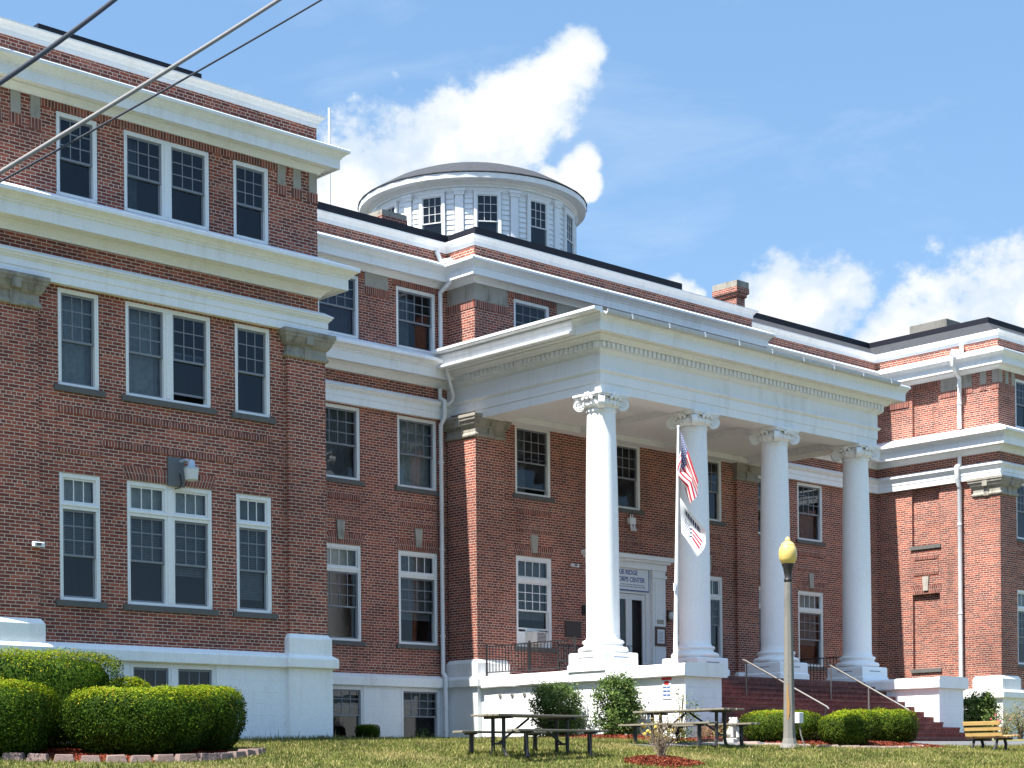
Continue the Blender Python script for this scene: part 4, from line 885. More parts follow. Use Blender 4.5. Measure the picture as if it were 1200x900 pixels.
mb = MB(); fbox(mb, FB, 33.80, 34.42, .0, .03, 3.66, 4.10, 'dark_bronze'); fbox(mb, FB, 33.83, 34.39, .03, .036, 3.69, 4.07, 'dark_bronze'); thing(mb, 'wall_plaque', 'dark bronze plaque on the brick beside the air conditioner window', 'plaque', bevel=.006)
mb = MB(); fbox(mb, FB, 34.46, 34.58, 0, .06, 4.30, 4.56, 'black_iron'); mb.tube([FB.p(34.52, .06, 4.5), FB.p(34.52, .10, 4.35)], .02, 'black_iron', 6); thing(mb, 'entry_phone', 'small black box on the brick left of the door', 'intercom')
t = empty('porch_lamp', FB.p(38.05, 0, 4.3), 'round porch lamp on the brick right of the door', 'wall light')
mb = MB(); fbox(mb, FB, 37.97, 38.13, 0, .05, 4.30, 4.62, 'dark_bronze'); mb.build('bracket', t)
mb = MB(); q = FB.p(38.05, .12, 0); mb.lathe(q[0], q[1], [(.03, 4.34), (.09, 4.38), (.105, 4.46), (.08, 4.54), (.03, 4.57)], 'lamp_glass_white', 14); mb.build('globe', t, smooth=60)
t = empty('framed_notice', FB.p(37.57, .09, 3.55), 'brown framed paper notice on the white doorway pilaster', 'notice')
mb = MB(); fbox(mb, FB, 37.36, 37.80, .088, .115, 3.56, 4.12, 'brown_frame'); mb.build('frame', t)
mb = MB(); fbox(mb, FB, 37.43, 37.73, .115, .119, 3.64, 4.04, 'paper_white')
for k in range(8): fbox(mb, FB, 37.47, 37.66+.04*(k % 2), .119, .1205, 3.68+k*.04, 3.695+k*.04, 'sign_grey_text')
mb.build('paper', t)
mb = MB(); fbox(mb, FB, 37.45, 37.72, .088, .098, 4.20, 4.32, 'limestone'); thing(mb, 'name_plate', 'small tan plate above the framed notice by the door', 'plate')
mb = MB(); fbox(mb, FB, 38.26, 38.44, 0, .03, 3.75, 3.95, 'paper_white'); thing(mb, 'wall_box', 'small white box on the brick right of the doorway', 'box')

# door sign
def text(body, size, loc_fr, u, d, z, m, parent, name='lettering', align='CENTER', bold=.0, xs=1.):
    cu = bpy.data.curves.new(name, 'FONT'); cu.body = body; cu.size = size; cu.align_x = align; cu.extrude = .002; cu.offset = bold; cu.resolution_u = 3
    to = bpy.data.objects.new(name, cu); S.collection.objects.link(to)
    dg = bpy.context.evaluated_depsgraph_get(); me = bpy.data.meshes.new_from_object(to.evaluated_get(dg)); bpy.data.objects.remove(to)
    fr = loc_fr; o0 = ORG[parent.name]
    for v in me.vertices:
        q = Vector(fr.p(u+v.co.x*xs, d+v.co.z, z+v.co.y))-o0; v.co = q
    me.materials.clear(); me.materials.append(MATS[m]); me.name = name
    o = bpy.data.objects.new(name, me); S.collection.objects.link(o); o.parent = parent; ORG[o.name] = o0; return o
sg = empty('door_sign', FB.p(36.24, .02, 5.0), 'white sign with blue border and welcome lettering over the entrance door', 'sign')
mb = MB(); fbox(mb, FB, 35.28, 37.20, -.015, .02, 5.08, 5.99, 'sign_blue'); mb.build('border', sg)
mb = MB(); fbox(mb, FB, 35.315, 37.165, .02, .024, 5.115, 5.955, 'paper_white'); mb.build('panel', sg)
wt = 'Welcome'
for k, ch in enumerate(wt):
    x = (k-3)*.135; text(ch, .20, FB, 36.24+x+(.02 if k else -.02), .026, 5.765-.9*x*x*.28, 'sign_red', sg, bold=.004)
text('BLUE RIDGE', .185, FB, 36.24, .026, 5.54, 'sign_blue', sg, bold=.004, xs=.95)
text('JOB CORPS CENTER', .185, FB, 36.24, .026, 5.34, 'sign_blue', sg, bold=.004, xs=.92)
mb = MB()
for row, z in enumerate((5.245, 5.185)):
    u = 35.55+row*.06
    while u < 36.98-row*.02:
        w = random.choice((.05, .08, .11, .14)); fbox(mb, FB, u, u+w, .024, .0255, z, z+.026, 'sign_grey_text'); u += w+.03
mb.build('small_print', sg)

# window air conditioner
t = empty('air_conditioner', FB.p(32.66, 0, 3.40), 'beige window air conditioner sitting in the white sash window on the porch', 'air conditioner')
mb = MB(); fbox(mb, FB, 32.42, 32.90, -.12, .22, 3.40, 3.74, 'ac_plastic'); mb.build('case', t, bevel=.012)
mb = MB(); fbox(mb, FB, 32.55, 32.87, .22, .224, 3.44, 3.70, 'ac_grille')
for k in range(7): fbox(mb, FB, 32.55, 32.87, .224, .228, 3.45+k*.036, 3.462+k*.036, 'ac_plastic')
mb.build('grille', t)
mb = MB(); fbox(mb, FB, 32.085, 32.41, -.12, -.09, 3.385, 3.80, 'window_paint'); fbox(mb, FB, 32.91, 33.235, -.12, -.09, 3.385, 3.80, 'window_paint'); fbox(mb, FB, 32.085, 33.235, -.12, -.09, 3.745, 3.82, 'window_paint'); mb.build('filler_panel', t)

# warning notice painted board on the podium
FP = Fr((30.56, 0, 0), (0, -1, 0), (-1, 0, 0))
t = empty('warning_sign', FP.p(-27.30, .02, 1.70), 'small white warning sign with red header on the podium side', 'sign')
mb = MB(); fbox(mb, FP, -27.44, -27.16, .004, .016, 1.66, 2.17, 'paper_white'); mb.build('panel', t)
mb = MB(); fbox(mb, FP, -27.45, -27.15, .016, .02, 2.10, 2.18, 'sign_red'); fbox(mb, FP, -27.37, -27.23, .016, .02, 1.99, 2.08, 'sign_red'); mb.build('header', t)
mb = MB()
for z in (1.93, 1.84, 1.75): fbox(mb, FP, -27.41, -27.30, .016, .018, z-.022, z+.022, 'sign_blue'); fbox(mb, FP, -27.285, -27.19, .016, .018, z-.022, z+.022, 'sign_blue')
mb.build('lettering', t)
for y in (33.0, 32.55, 32.1, 31.6):   # weep vents
    mb = MB(); q = Vector(FP.p(-y, 0, 1.95)); mb.tube([q, q+Vector((-.03, 0, 0))], .05, 'concrete', 12)
    mb.tube([q+Vector((-.03, 0, 0)), q+Vector((-.034, 0, 0))], .022, 'ac_grille', 8)
    tag(mb.build('wall_vent', None, origin=q), 'one of four small round vents in a row on the white podium wall', 'vent', 'round vents in the podium wall')

# ------------------------------------------------------------------ railings
def iron_rail(x, y0, y1, label):
    z = 2.478; t = empty('iron_railing', (x, (y0+y1)/2, z), label, 'railing')
    mb = MB(); mb.box(x-.022, x+.022, y0, y1, z+.76, z+.79, 'black_iron'); mb.box(x-.015, x+.015, y0, y1, z+.09, z+.115, 'black_iron'); mb.build('rail', t)
    mb = MB(); n = int((y1-y0)/.115)
    for i in range(n+1): y = y0+(y1-y0)*i/n; mb.box(x-.008, x+.008, y-.008, y+.008, z+.115, z+.76, 'black_iron', skip='+z,-z')
    mb.build('balusters', t)
    for y in (y0, (y0+y1)/2, y1): mb = MB(); mb.box(x-.02, x+.02, y-.02, y+.02, z-.005, z+.84, 'black_iron'); mb.build('post', t)
iron_rail(30.75, 30.5, 33.72, 'black iron railing on the left podium wall behind the first column')
iron_rail(41.95, 30.5, 33.72, 'black iron railing at the far end of the porch behind the last column')
def stair_rail(x, y0, z0, y1, z1, posts, pm, label):
    t = empty('handrail', (x, (y0+y1)/2, 1.5), label, 'handrail')
    mb = MB(); mb.tube([(x, y0+.10, z0+.02), (x, y0, z0), (x, y1, z1), (x, y1-.06, z1-.06)], .024, 'grey_rail', 8); mb.build('rail', t, smooth=50)
    for py in posts:
        zt = z0+(z1-z0)*(y0-py)/(y0-y1); k = max(0, min(11, math.ceil((29.13-py)/.305))); zb = 2.42-.148*k
        mb = MB(); mb.tube([(x, py, zb), (x, py, zt)], .02, pm, 8); mb.build('post', t)
stair_rail(34.5, 28.2, 2.75, 25.68, 1.5, (28.15, 26.95, 25.72), 'black_iron', 'grey handrail on dark posts going down the middle of the brick stairs')
stair_rail(38.0, 28.2, 2.76, 25.75, 1.5, (28.15, 26.95, 25.80), 'grey_rail', 'grey handrail on grey posts near the right end of the brick stairs')
mb = MB(); mb.tube([(35.9, 30.3, 2.42), (35.9, 30.3, 3.25), (35.98, 30.42, 3.32), (36.25, 30.75, 3.18)], .022, 'black_iron', 8); thing(mb, 'grab_rail', 'short black grab rail on the porch beside the second column', 'handrail', smooth=50)

# porch bench behind the railing and bag at the door
t = empty('porch_bench', (33.0, 32.4, 2.478), 'black metal bench standing on the porch behind the railing', 'bench')
mb = MB(); mb.box(32.3, 33.7, 32.2, 32.65, 2.86, 2.90, 'black_iron'); mb.build('seat', t)
mb = MB(); mb.box(32.3, 33.7, 32.66, 32.69, 3.28, 3.33, 'black_iron')
for k in range(15): mb.box(32.33+k*.095, 32.35+k*.095, 32.665, 32.685, 2.9, 3.28, 'black_iron')
mb.build('backrest', t)
for x in (32.34, 33.64):
    for y in (32.23, 32.66): mb = MB(); mb.box(x-.02, x+.02, y-.02, y+.02, 2.42, 2.87, 'black_iron'); mb.build('leg', t)
def blob(mb, c, r, m, seg=10, sq=(1, 1, 1), amp=.15):
    rows = []
    for v in np.linspace(-1.55, 1.55, seg):
        rows.append([tuple(Vector(c)+Vector((math.cos(v)*math.cos(w)*sq[0], math.cos(v)*math.sin(w)*sq[1], math.sin(v)*sq[2]))*r*(1+amp*mnoise.noise(Vector((math.cos(w)*1.7+c[0], math.sin(w)*1.7+c[1], v*1.7))))) for w in np.linspace(0, 6.283, seg+4, endpoint=False)])
    mb.grid(rows, m, closed=True)
mb = MB()
for k in range(5): blob(mb, (37.55+k*.16, 33.2-.05*(k % 2), 2.52+.03*(k % 3)), .12, 'blue_cloth')
thing(mb, 'cloth_bundle', 'dark blue cloth bundle lying on the porch floor right of the door', 'bundle', smooth=60)

# ------------------------------------------------------------------ flag pole and flags
pb, pt = Vector((31.2, 27.60, 2.478)), Vector((31.22, 27.46, 8.06))
t = empty('flagpole', pb, 'slim white flagpole standing on the podium before the second column', 'flagpole')
mb = MB(); mb.tube([pb, pb.lerp(pt, .35), pt], [.058, .05, .03], 'downspout_white', 14); mb.build('pole', t, smooth=50)
mb = MB(); mb.lathe(pb.x, pb.y, [(.14, 2.475), (.14, 2.50), (.075, 2.53), (.062, 2.60)], 'downspout_white', 16); mb.build('base', t, smooth=40)
mb = MB(); mb.lathe(pt.x, pt.y, [(.034, 8.05), (.04, 8.08), (.03, 8.12), (.001, 8.13)], 'galvanized', 12); mb.build('finial', t, smooth=60)
mb = MB(); q = pb.lerp(pt, .33); mb.box(q.x-.10, q.x-.04, q.y-.05, q.y+.01, q.z-.09, q.z+.09, 'downspout_white'); mb.build('cleat', t)
mb = MB(); dr = Vector((-.04, -.04, 0)); mb.tube([pt+dr*.9, pb.lerp(pt, .5)+dr*1.6, pb.lerp(pt, .33)+dr*1.7], .006, 'paper_white', 5); mb.build('halyard', t)
def flag(z0, c10, c01, c11, m, label, seed, name, fold, wrap):
    a = Vector((.73, -.684, 0)); nrm = Vector((-.684, -.73, 0)); nu, nv = 46, 34
    mb = MB(); rows = []; uvs = []; base = pb.lerp(pt, (z0-pb.z)/(pt.z-pb.z))
    P01, P10, P11 = Vector(c01), Vector(c10), Vector(c11)
    for j in range(nv+1):
        v = j/nv; r = []; uv = []
        for i in range(nu+1):
            u = i/nu
            q = P01*v*(1-u)+P10*u*(1-v)+P11*u*v
            ph = v*fold*6.283+seed+u*1.5
            dp = math.sin(ph)*(.03+.10*min(1, u*2.2))*(1-.25*u)
            dx = math.cos(ph*.9+1)*.045*min(1, u*3)-wrap*math.sin(math.pi*min(1, u*1.6))*math.sin(math.pi*min(1, max(0, v-.35)/.65))
            zz = q.y-.05*math.sin(math.pi*v)*u
            p = base+a*(.05+q.x+dx)+nrm*(.06+dp)+Vector((0, 0, zz)); r.append(tuple(p)); uv.append((u, v))
        rows.append(r); uvs.append(uv)
    mb.grid(rows, m, uvs=uvs)
    o = mb.build(name, None, origin=base, smooth=80); tag(o, label, 'flag'); return o
flag(7.98, (.44, -1.22), (.0, -.86), (.24, -1.74), 'striped_flag_cloth', 'striped red and white flag with starred blue corner hanging limp at the pole top', .6, 'national_flag', 1.35, .20)
flag(6.42, (.64, -.80), (.03, -.84), (.42, -1.42), 'emblem_flag_cloth', 'white flag with navy and red emblem hanging below the striped flag', 2.0, 'emblem_flag', .8, .0)

# ------------------------------------------------------------------ lamp post
lx, ly = 29.87, 23.22; lz = zg(lx, ly)-.02
t = empty('lamp_post', (lx, ly, lz), 'tall grey concrete lamp post with pale yellow acorn globe', 'street lamp')
mb = MB(); mb.lathe(lx, ly, [(.27, lz-.1), (.235, lz+.03), (.17, lz+.12), (.14, lz+.24), (.132, lz+.4), (.082, lz+3.54), (.078, lz+3.57)], 'concrete', 8, a0=R(22.5), a1=R(382.5)); mb.build('post', t, bevel=.01)
mb = MB(); rd = (-F*.9-RT*.35).normalized(); rt_ = Vector((-rd.y, rd.x, 0))
zz = [.62, .75, .95, 1.15, 1.32, 1.42]; ww = [.012, .028, .034, .024, .016, .004]
mb.grid([[tuple(Vector((lx, ly, lz+z))+rd*(.127-.0155*(z-.4)+.003)+rt_*(w*q+.01*math.sin(z*9))) for q in (-1, 1)] for z, w in zip(zz, ww)], 'rust'); mb.build('rust_stain', t)
mb = MB(); mb.lathe(lx, ly, [(.075, lz+3.540), (.09, lz+3.608), (.068, lz+3.647), (.08, lz+3.724), (.105, lz+3.860), (.125, lz+3.899), (.13, lz+3.938), (.13, lz+3.943)], 'black_iron', 20); mb.build('fitter', t, smooth=40)
mb = MB(); mb.lathe(lx, ly, [(.125, lz+3.947), (.15, lz+3.967), (.185, lz+4.054), (.195, lz+4.171), (.188, lz+4.248), (.16, lz+4.316), (.15, lz+4.331), (.155, lz+4.340), (.12, lz+4.384), (.07, lz+4.423), (.055, lz+4.432), (.06, lz+4.452), (.05, lz+4.481), (.028, lz+4.510), (.001, lz+4.525)], 'lamp_globe', 28); mb.build('globe', t, smooth=30)
mb = MB(); c = Vector((lx, ly, 0))+RT*.20-F*.06; mb.box(c.x-.075, c.x+.075, c.y-.06, c.y+.06, lz+.55, lz+.78, 'meter_box'); mb.build('electric_box', t, bevel=.01)
mb = MB(); mb.tube([(c.x, c.y, lz+.56), (c.x+.02, c.y-.03, lz+.3), (c.x+.08, c.y-.1, lz+.02)], .016, 'concrete', 6); mb.build('conduit', t)

# ------------------------------------------------------------------ picnic tables
def picnic(cx, cy, ang, label):
    cz = zg(cx, cy); t = empty('picnic_table', (cx, cy, cz), label, 'picnic table', 'picnic tables on the lawn')
    ux, uy = Vector((math.cos(ang), math.sin(ang), 0)), Vector((-math.sin(ang), math.cos(ang), 0)); Z = Vector((0, 0, 1)); O = Vector((cx, cy, cz))
    P = lambda a, b, z: O+ux*a+uy*b+Z*z
    mb = MB()
    for k in range(5): mb.obox(P(random.uniform(-.02, .02), -.30+k*.15, .745), ux*1.22, uy*.069, Z*.019, 'old_wood')
    mb.build('tabletop', t, bevel=.006)
    for s in (-1, 1):
        mb = MB()
        for k in (0, 1): mb.obox(P(random.uniform(-.02, .02), s*(.66+.15*k), .455), ux*1.22, uy*.069, Z*.019, 'old_wood')
        mb.build('bench_seat', t, bevel=.006)
    for s in (-1, 1):
        x = s*.86
        mb = MB(); mb.obox(P(x, 0, .705), ux*.03, uy*.36, Z*.022, 'black_iron'); mb.obox(P(x, 0, .22), ux*.025, uy*.15, Z*.02, 'black_iron')
        mb.tube([P(x-s*.03, 0, .24), P(s*.05, 0, .70)], .022, 'black_iron', 6); mb.build('brace', t)
        for q in (-1, 1):
            mb = MB(); mb.tube([P(x, q*.14, .70), P(x, q*.14, .12), P(x, q*.17, .04), P(x, q*.23, -.03)], .038, 'black_iron', 6); mb.build('leg', t)
            mb = MB(); mb.obox(P(x, q*.735, .42), ux*.03, uy*.15, Z*.016, 'black_iron'); mb.tube([P(x, q*.72, .42), P(x, q*.72, .10), P(x, q*.74, .02), P(x, q*.76, -.04)], .045, 'black_iron', 6); mb.build('leg', t)
picnic(22.95, 23.95, R(2), 'weathered wooden picnic table on black legs, nearest the two round shrubs')
picnic(28.25, 24.65, R(93), 'weathered wooden picnic table on black legs, beside the white podium corner and lamp post')

# park bench
bx, by = 35.5, 21.9; bz = zg(bx, by)
t = empty('park_bench', (bx, by, bz), 'yellow slatted wooden bench on black legs at the right edge of the lawn', 'bench')
for k in range(3):
    mb = MB(); mb.obox((bx-.18-.05*k, by, bz+.36+k*.125), (.016, 0, 0), (0, .48, 0), (-.012, 0, .045), 'bench_wood'); mb.build('back_slat', t, bevel=.006)
for k in range(5):
    mb = MB(); mb.obox((bx-.08+k*.145, by, bz+.295+.008*k), (.062, 0, .004), (0, .48, 0), (0, 0, .02), 'bench_wood_shaded'); mb.build('seat_slat', t, bevel=.006)
for y in (by-.30, by+.30):
    mb = MB(); mb.tube([(bx-.22, y, bz+.62), (bx-.13, y, bz+.38), (bx-.10, y, bz+.24), (bx-.16, y, bz+.1), (bx-.26, y, bz-.03)], .035, 'black_iron', 6)
    mb.tube([(bx-.2, y, bz+.25), (bx+.52, y, bz+.26)], .03, 'black_iron', 6); mb.tube([(bx+.20, y, bz+.26), (bx+.26, y, bz+.14), (bx+.24, y, bz-.03)], .04, 'black_iron', 6); mb.build('leg', t)

# ------------------------------------------------------------------ foliage
def leaves(mb, pts, nrms, size, m, aspect=.45, spread=.7):
    """two-triangle leaf faces scattered at pts, loosely facing nrms"""
    n = len(pts); pts = np.asarray(pts); nr = np.asarray(nrms)+rng.normal(0, spread, (n, 3)); nr /= np.linalg.norm(nr, axis=1)[:, None]+1e-9
    t = np.cross(nr, rng.normal(0, 1, (n, 3))); t /= np.linalg.norm(t, axis=1)[:, None]+1e-9; b = np.cross(nr, t)
    s = size*rng.uniform(.6, 1.35, n)[:, None]
    q = np.stack([pts-t*s*.5, pts+b*s*aspect*.5, pts+t*s*.5, pts-b*s*aspect*.5], 1)
    i0 = len(mb.v); mb.v.extend(map(tuple, q.reshape(-1, 3))); mi = mb.mi(m)
    mb.f.extend([(i0+4*k, i0+4*k+1, i0+4*k+2, i0+4*k+3) for k in range(n)]); mb.m.extend([mi]*n); mb.uv.extend([(0, 0), (1, 0), (1, 1), (0, 1)]*n)
def dirs(n):
    d = rng.normal(0, 1, (n, 3)); return d/np.linalg.norm(d, axis=1)[:, None]
def hedge(cx, cy, a, b, h, label, n=16000, ang=-43.2, ex=3.2, m='hedge_leaf', size=.043, group=None, lump=.05, flat=1.0, bottom=.12, cat='hedge', name='clipped_hedge'):
    cz = zg(cx, cy); hz = h/2; ca, sa = math.cos(R(ang)), math.sin(R(ang))
    def radius(d):
        k = (np.abs(d[:, 0]/a)**ex+np.abs(d[:, 1]/b)**ex+np.abs(d[:, 2]/hz)**ex)**(-1/ex)
        nz = np.array([mnoise.noise(Vector(q*2.3)+Vector((cx*3, cy*3, 0)))+.6*mnoise.noise(Vector(q*6.1)+Vector((cy, cx, 3))) for q in d])
        return k*(1+lump*nz)
    t = empty(name, (cx, cy, cz), label, cat, group)
    d = dirs(n*3); d = d[d[:, 2] > -.93]; r = radius(d); kp = rng.random(len(d)) < (r/r.max())**2.6; d, r = d[kp][:int(n*1.9)], r[kp][:int(n*1.9)]
    p = d*(r*rng.uniform(.90, 1.025, len(d)))[:, None]
    stray = rng.random(len(d)) < .04; p[stray] *= 1.045
    tap = 1-bottom*np.clip((-p[:, 2]/hz)-.1, 0, 1); p[:, 0] *= tap; p[:, 1] *= tap
    w = np.stack([cx+p[:, 0]*ca-p[:, 1]*sa, cy+p[:, 0]*sa+p[:, 1]*ca, cz+hz+p[:, 2]], 1)
    nn = np.stack([d[:, 0]*ca-d[:, 1]*sa, d[:, 0]*sa+d[:, 1]*ca, d[:, 2]+.25], 1)
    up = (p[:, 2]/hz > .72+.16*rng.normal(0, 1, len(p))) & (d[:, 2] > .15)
    mb = MB(); leaves(mb, w[~up], nn[~up], size, m, spread=.42); leaves(mb, w[up], nn[up], size, 'sunlit_new_growth', spread=.5)
    k = rng.random(len(w)) < .012; sh = w[k & up]; leaves(mb, sh+np.array([0, 0, .03]), np.tile([1., 0, .1], (len(sh), 1)), size*1.6, 'sunlit_new_growth', .25, .6)
    mb.build('foliage', t)
    mb = MB(); rows = []
    for v in np.linspace(-1.5, 1.5, 14):
        dd = np.array([[math.cos(v)*math.cos(u), math.cos(v)*math.sin(u), math.sin(v)] for u in np.linspace(0, 6.283, 28, endpoint=False)])
        q = dd*(radius(dd)*.84)[:, None]; tp = 1-bottom*np.clip((-q[:, 2]/hz)-.1, 0, 1); q[:, 0] *= tp; q[:, 1] *= tp
        rows.append([(cx+x*ca-y*sa, cy+x*sa+y*ca, cz+hz+z) for x, y, z in q])
    mb.grid(rows, m, closed=True); mb.build('inner_foliage', t, smooth=80)
    mb = MB(); mb.tube([(cx, cy, cz-.05), (cx+.03, cy, cz+h*.5)], .05, 'bark', 6); mb.build('stem', t)
    return t
G = 'clipped yew hedges by the left wing'
hedge(16.30, 26.90, 1.22, .95, 1.17, 'large clipped dome hedge in front, its top flecked yellow, beside the grey edging blocks', 30000, group=G, ex=4.4, bottom=.26)
hedge(17.78, 27.45, .88, .95, 1.18, 'clipped rounded hedge tucked against the right end of the large front hedge', 18000, group=G, ex=4.6, bottom=.26)
hedge(13.95, 27.95, 1.10, 1.0, 1.26, 'clipped rounded hedge cut off by the left edge of the photo', 24000, group=G, ex=4.6)
hedge(15.45, 28.88, 1.42, .62, 1.78, 'tallest clipped block hedge, standing behind the others against the white foundation', 30000, ex=5., group=G)
hedge(17.25, 28.9, .50, .4, 1.28, 'low hedge top peeping out below the basement windows', 9000, group=G)
G = 'low clipped hedges by the stairs'
hedge(31.55, 24.75, .94, .7, .72, 'low clipped hedge left of and behind the lamp post', 11000, m='yew_leaf', group=G, lump=.07)
hedge(32.15, 23.45, .60, .55, .70, 'small clipped hedge just right of the lamp post', 7000, m='yew_leaf', group=G, lump=.08)
hedge(33.35, 24.1, .62, .6, .78, 'low clipped hedge in the middle of the bed by the stairs', 7000, m='yew_leaf', group=G, lump=.09)
hedge(34.15, 23.7, .66, .55, .82, 'low clipped hedge at the right end of the bed, by the handrail foot', 8000, m='yew_leaf', group=G, lump=.11)
hedge(27.3, 34.35, .30, .28, .38, 'tiny dark clipped bush between the basement windows', 2500, ex=5, size=.03, cat='bush', name='clipped_bush')
hedge(47.9, 26.6, 1.0, .5, .50, 'low yellow green clipped hedge behind the bench at the right edge', 5000, m='yew_leaf', group=None)

def bush(cx, cy, w, h, label, n_clump=60, n=60, size=.06, m='shrub_leaf', cat='shrub', name='leafy_shrub', low=.25, stem_m='bark', clump_r=.16, flowers=None, ragged=1.):
    cz = zg(cx, cy)-.02; t = empty(name, (cx, cy, cz), label, cat); mb = MB(); st = MB()
    for k in range(n_clump):
        th = random.uniform(0, 6.283); u = math.sqrt(random.random()); zf = random.random()
        prof = math.sin(math.pi*(.10+.78*zf))**.45
        rr = u*w/2*prof*(1+.22*ragged*random.uniform(-1, 1)); z = h*(low*.4+(1-low*.4)*zf)*(1+.05*ragged*random.uniform(-1, 1))
        c = np.array([cx+rr*math.cos(th), cy+rr*math.sin(th), cz+z])
        q = c+rng.normal(0, clump_r*.55, (n, 3)); nn = (q-np.array([cx, cy, cz+h*.35])); nn /= np.linalg.norm(nn, axis=1)[:, None]+1e-6
        leaves(mb, q, nn+np.array([0, 0, .3]), size, m, .5, .8)
        if k % 2 == 0: st.tube([(cx+random.uniform(-.06, .06), cy+random.uniform(-.06, .06), cz-.03), (cx+(c[0]-cx)*.4, cy+(c[1]-cy)*.4, cz+z*.55), tuple(c)], [.018, .012, .005], stem_m, 5)
    if flowers:
        fl = MB()
        for k in range(flowers[1]):
            th = random.uniform(0, 6.28); r_ = w*.5*random.uniform(.5, 1.); blob(fl, (cx+r_*math.cos(th), cy+r_*math.sin(th), cz+h*random.uniform(.45, .95)), .045 if flowers[0] != 'flower_pink' else .028, flowers[0], 6)
        fl.build('flowers', t)
    mb.build('foliage', t); st.build('stems', t); return t
bush(29.75, 30.15, 1.22, 1.28, 'green leafy shrub before the white podium, nearer the downspout', 120, 130, .062, clump_r=.15, ragged=.8)
bush(29.75, 28.1, 1.14, 1.42, 'fuller green leafy shrub before the white podium, right of its twin', 130, 130, .062, clump_r=.15, ragged=.8)
bush(29.95, 26.35, .75, 1.18, 'young sparse shrub with light leaves at the podium corner', 26, 22, .055, 'pale_leaf', clump_r=.13)
bush(28.95, 26.0, .9, .42, 'low yellow flowering plant behind the second picnic table', 22, 30, .05, 'pale_leaf', 'plant', 'flowering_plant', flowers=('flower_yellow', 26))
bush(31.0, 25.95, 1.3, .34, 'low mixed ground planting along the podium front', 30, 30, .05, 'rose_leaf', 'plant', 'flowering_plant')
bush(45.6, 28.4, 1.1, 1.32, 'dark green round shrub behind the right podium block', 120, 120, .07, clump_r=.17, ragged=.5)
bush(45.1, 27.3, .8, .85, 'small rose bush with pink blooms under the round shrub', 40, 34, .05, 'rose_leaf', 'rose bush', 'rose_bush', flowers=('flower_pink', 9))
bush(46.5, 27.6, .8, 1.1, 'reddish leaved rose bush above the bench back', 42, 34, .05, 'rose_leaf', 'rose bush', 'rose_bush')
bush(29.1, 34.45, .35, .24, 'small dark weed growing at the foot of the basement window', 14, 20, .04, 'shrub_leaf', 'weed', 'weed')
def bare_shrub(cx, cy, h, label):
    cz = zg(cx, cy); t = empty('bare_shrub', (cx, cy, cz), label, 'shrub'); st = MB(); lf = MB(); P = []
    for k in range(26):
        th = random.uniform(0, 6.28); sp = random.uniform(.1, .42); hh = h*random.uniform(.6, 1.08)
        b0 = Vector((cx+random.uniform(-.05, .05), cy+random.uniform(-.05, .05), cz)); tip = Vector((cx+sp*math.cos(th), cy+sp*math.sin(th), cz+hh)); mid = b0.lerp(tip, .5)+Vector((random.uniform(-.04, .04), random.uniform(-.04, .04), .03))
        st.tube([b0, mid, tip], [.011, .008, .003], 'twig', 5)
        for j in range(5):
            a = b0.lerp(tip, random.uniform(.4, .95)); e_ = a+Vector((random.uniform(-.12, .12), random.uniform(-.12, .12), random.uniform(.03, .16))); st.tube([a, e_], [.004, .002], 'twig', 4)
            if random.random() < .62: P.append(tuple(e_))
    for hgt in (1, .5): pass
    q = np.repeat(np.array(P), 3, 0)+rng.normal(0, .025, (len(P)*3, 3)); leaves(lf, q, np.tile([0, 0, 1.], (len(q), 1)), .04, 'dry_leaf', .5, 1.2)
    st.build('twigs', t); lf.build('foliage', t)
bare_shrub(24.35, 21.9, .92, 'nearly leafless twiggy shrub in a ring of red mulch on the lawn')

# mulch beds
def mulch(cx, cy, a, b, ang, hgt, n, label_n='mulch_bed'):
    mb = MB(); ca, sa = math.cos(R(ang)), math.sin(R(ang)); rows = []
    def P(r, u, zz=0):
        k = 1+.08*math.sin(u*5+cx)+.05*math.sin(u*9+cy); x, y = r*k*a*math.cos(u), r*k*b*math.sin(u); X, Y = cx+x*ca-y*sa, cy+x*sa+y*ca
        return (X, Y, zg(X, Y)+hgt*(1-r**2)+zz-.01*(r > .99)+.02*mnoise.noise(Vector((X*4, Y*4, 0)))*(r < .95)+.012)
    for r in np.linspace(.001, 1, 9): rows.append([P(r, u) for u in np.linspace(0, 6.283, 40, endpoint=False)])
    mb.grid(rows, 'mulch_chip', closed=True)
    rr = np.sqrt(rng.random(n)); uu = rng.random(n)*6.283
    pts = np.array([P(r, u, .012) for r, u in zip(rr, uu)]); leaves(mb, pts, np.tile([0, 0, 1.], (n, 1)), .06, 'mulch_chip', .35, .7)
    o = stuff(mb.build(label_n)); return o
mulch(16.2, 27.3, 2.25, 1.5, -12, .05, 7000)
mulch(24.35, 21.9, .72, .72, 0, .10, 5000)
mulch(29.55, 28.6, .75, 2.6, 0, .08, 7000)
mulch(32.9, 23.75, 2.35, 1.0, -22, .08, 9000)
mulch(30.6, 25.95, 1.4, .5, 0, .05, 2500)

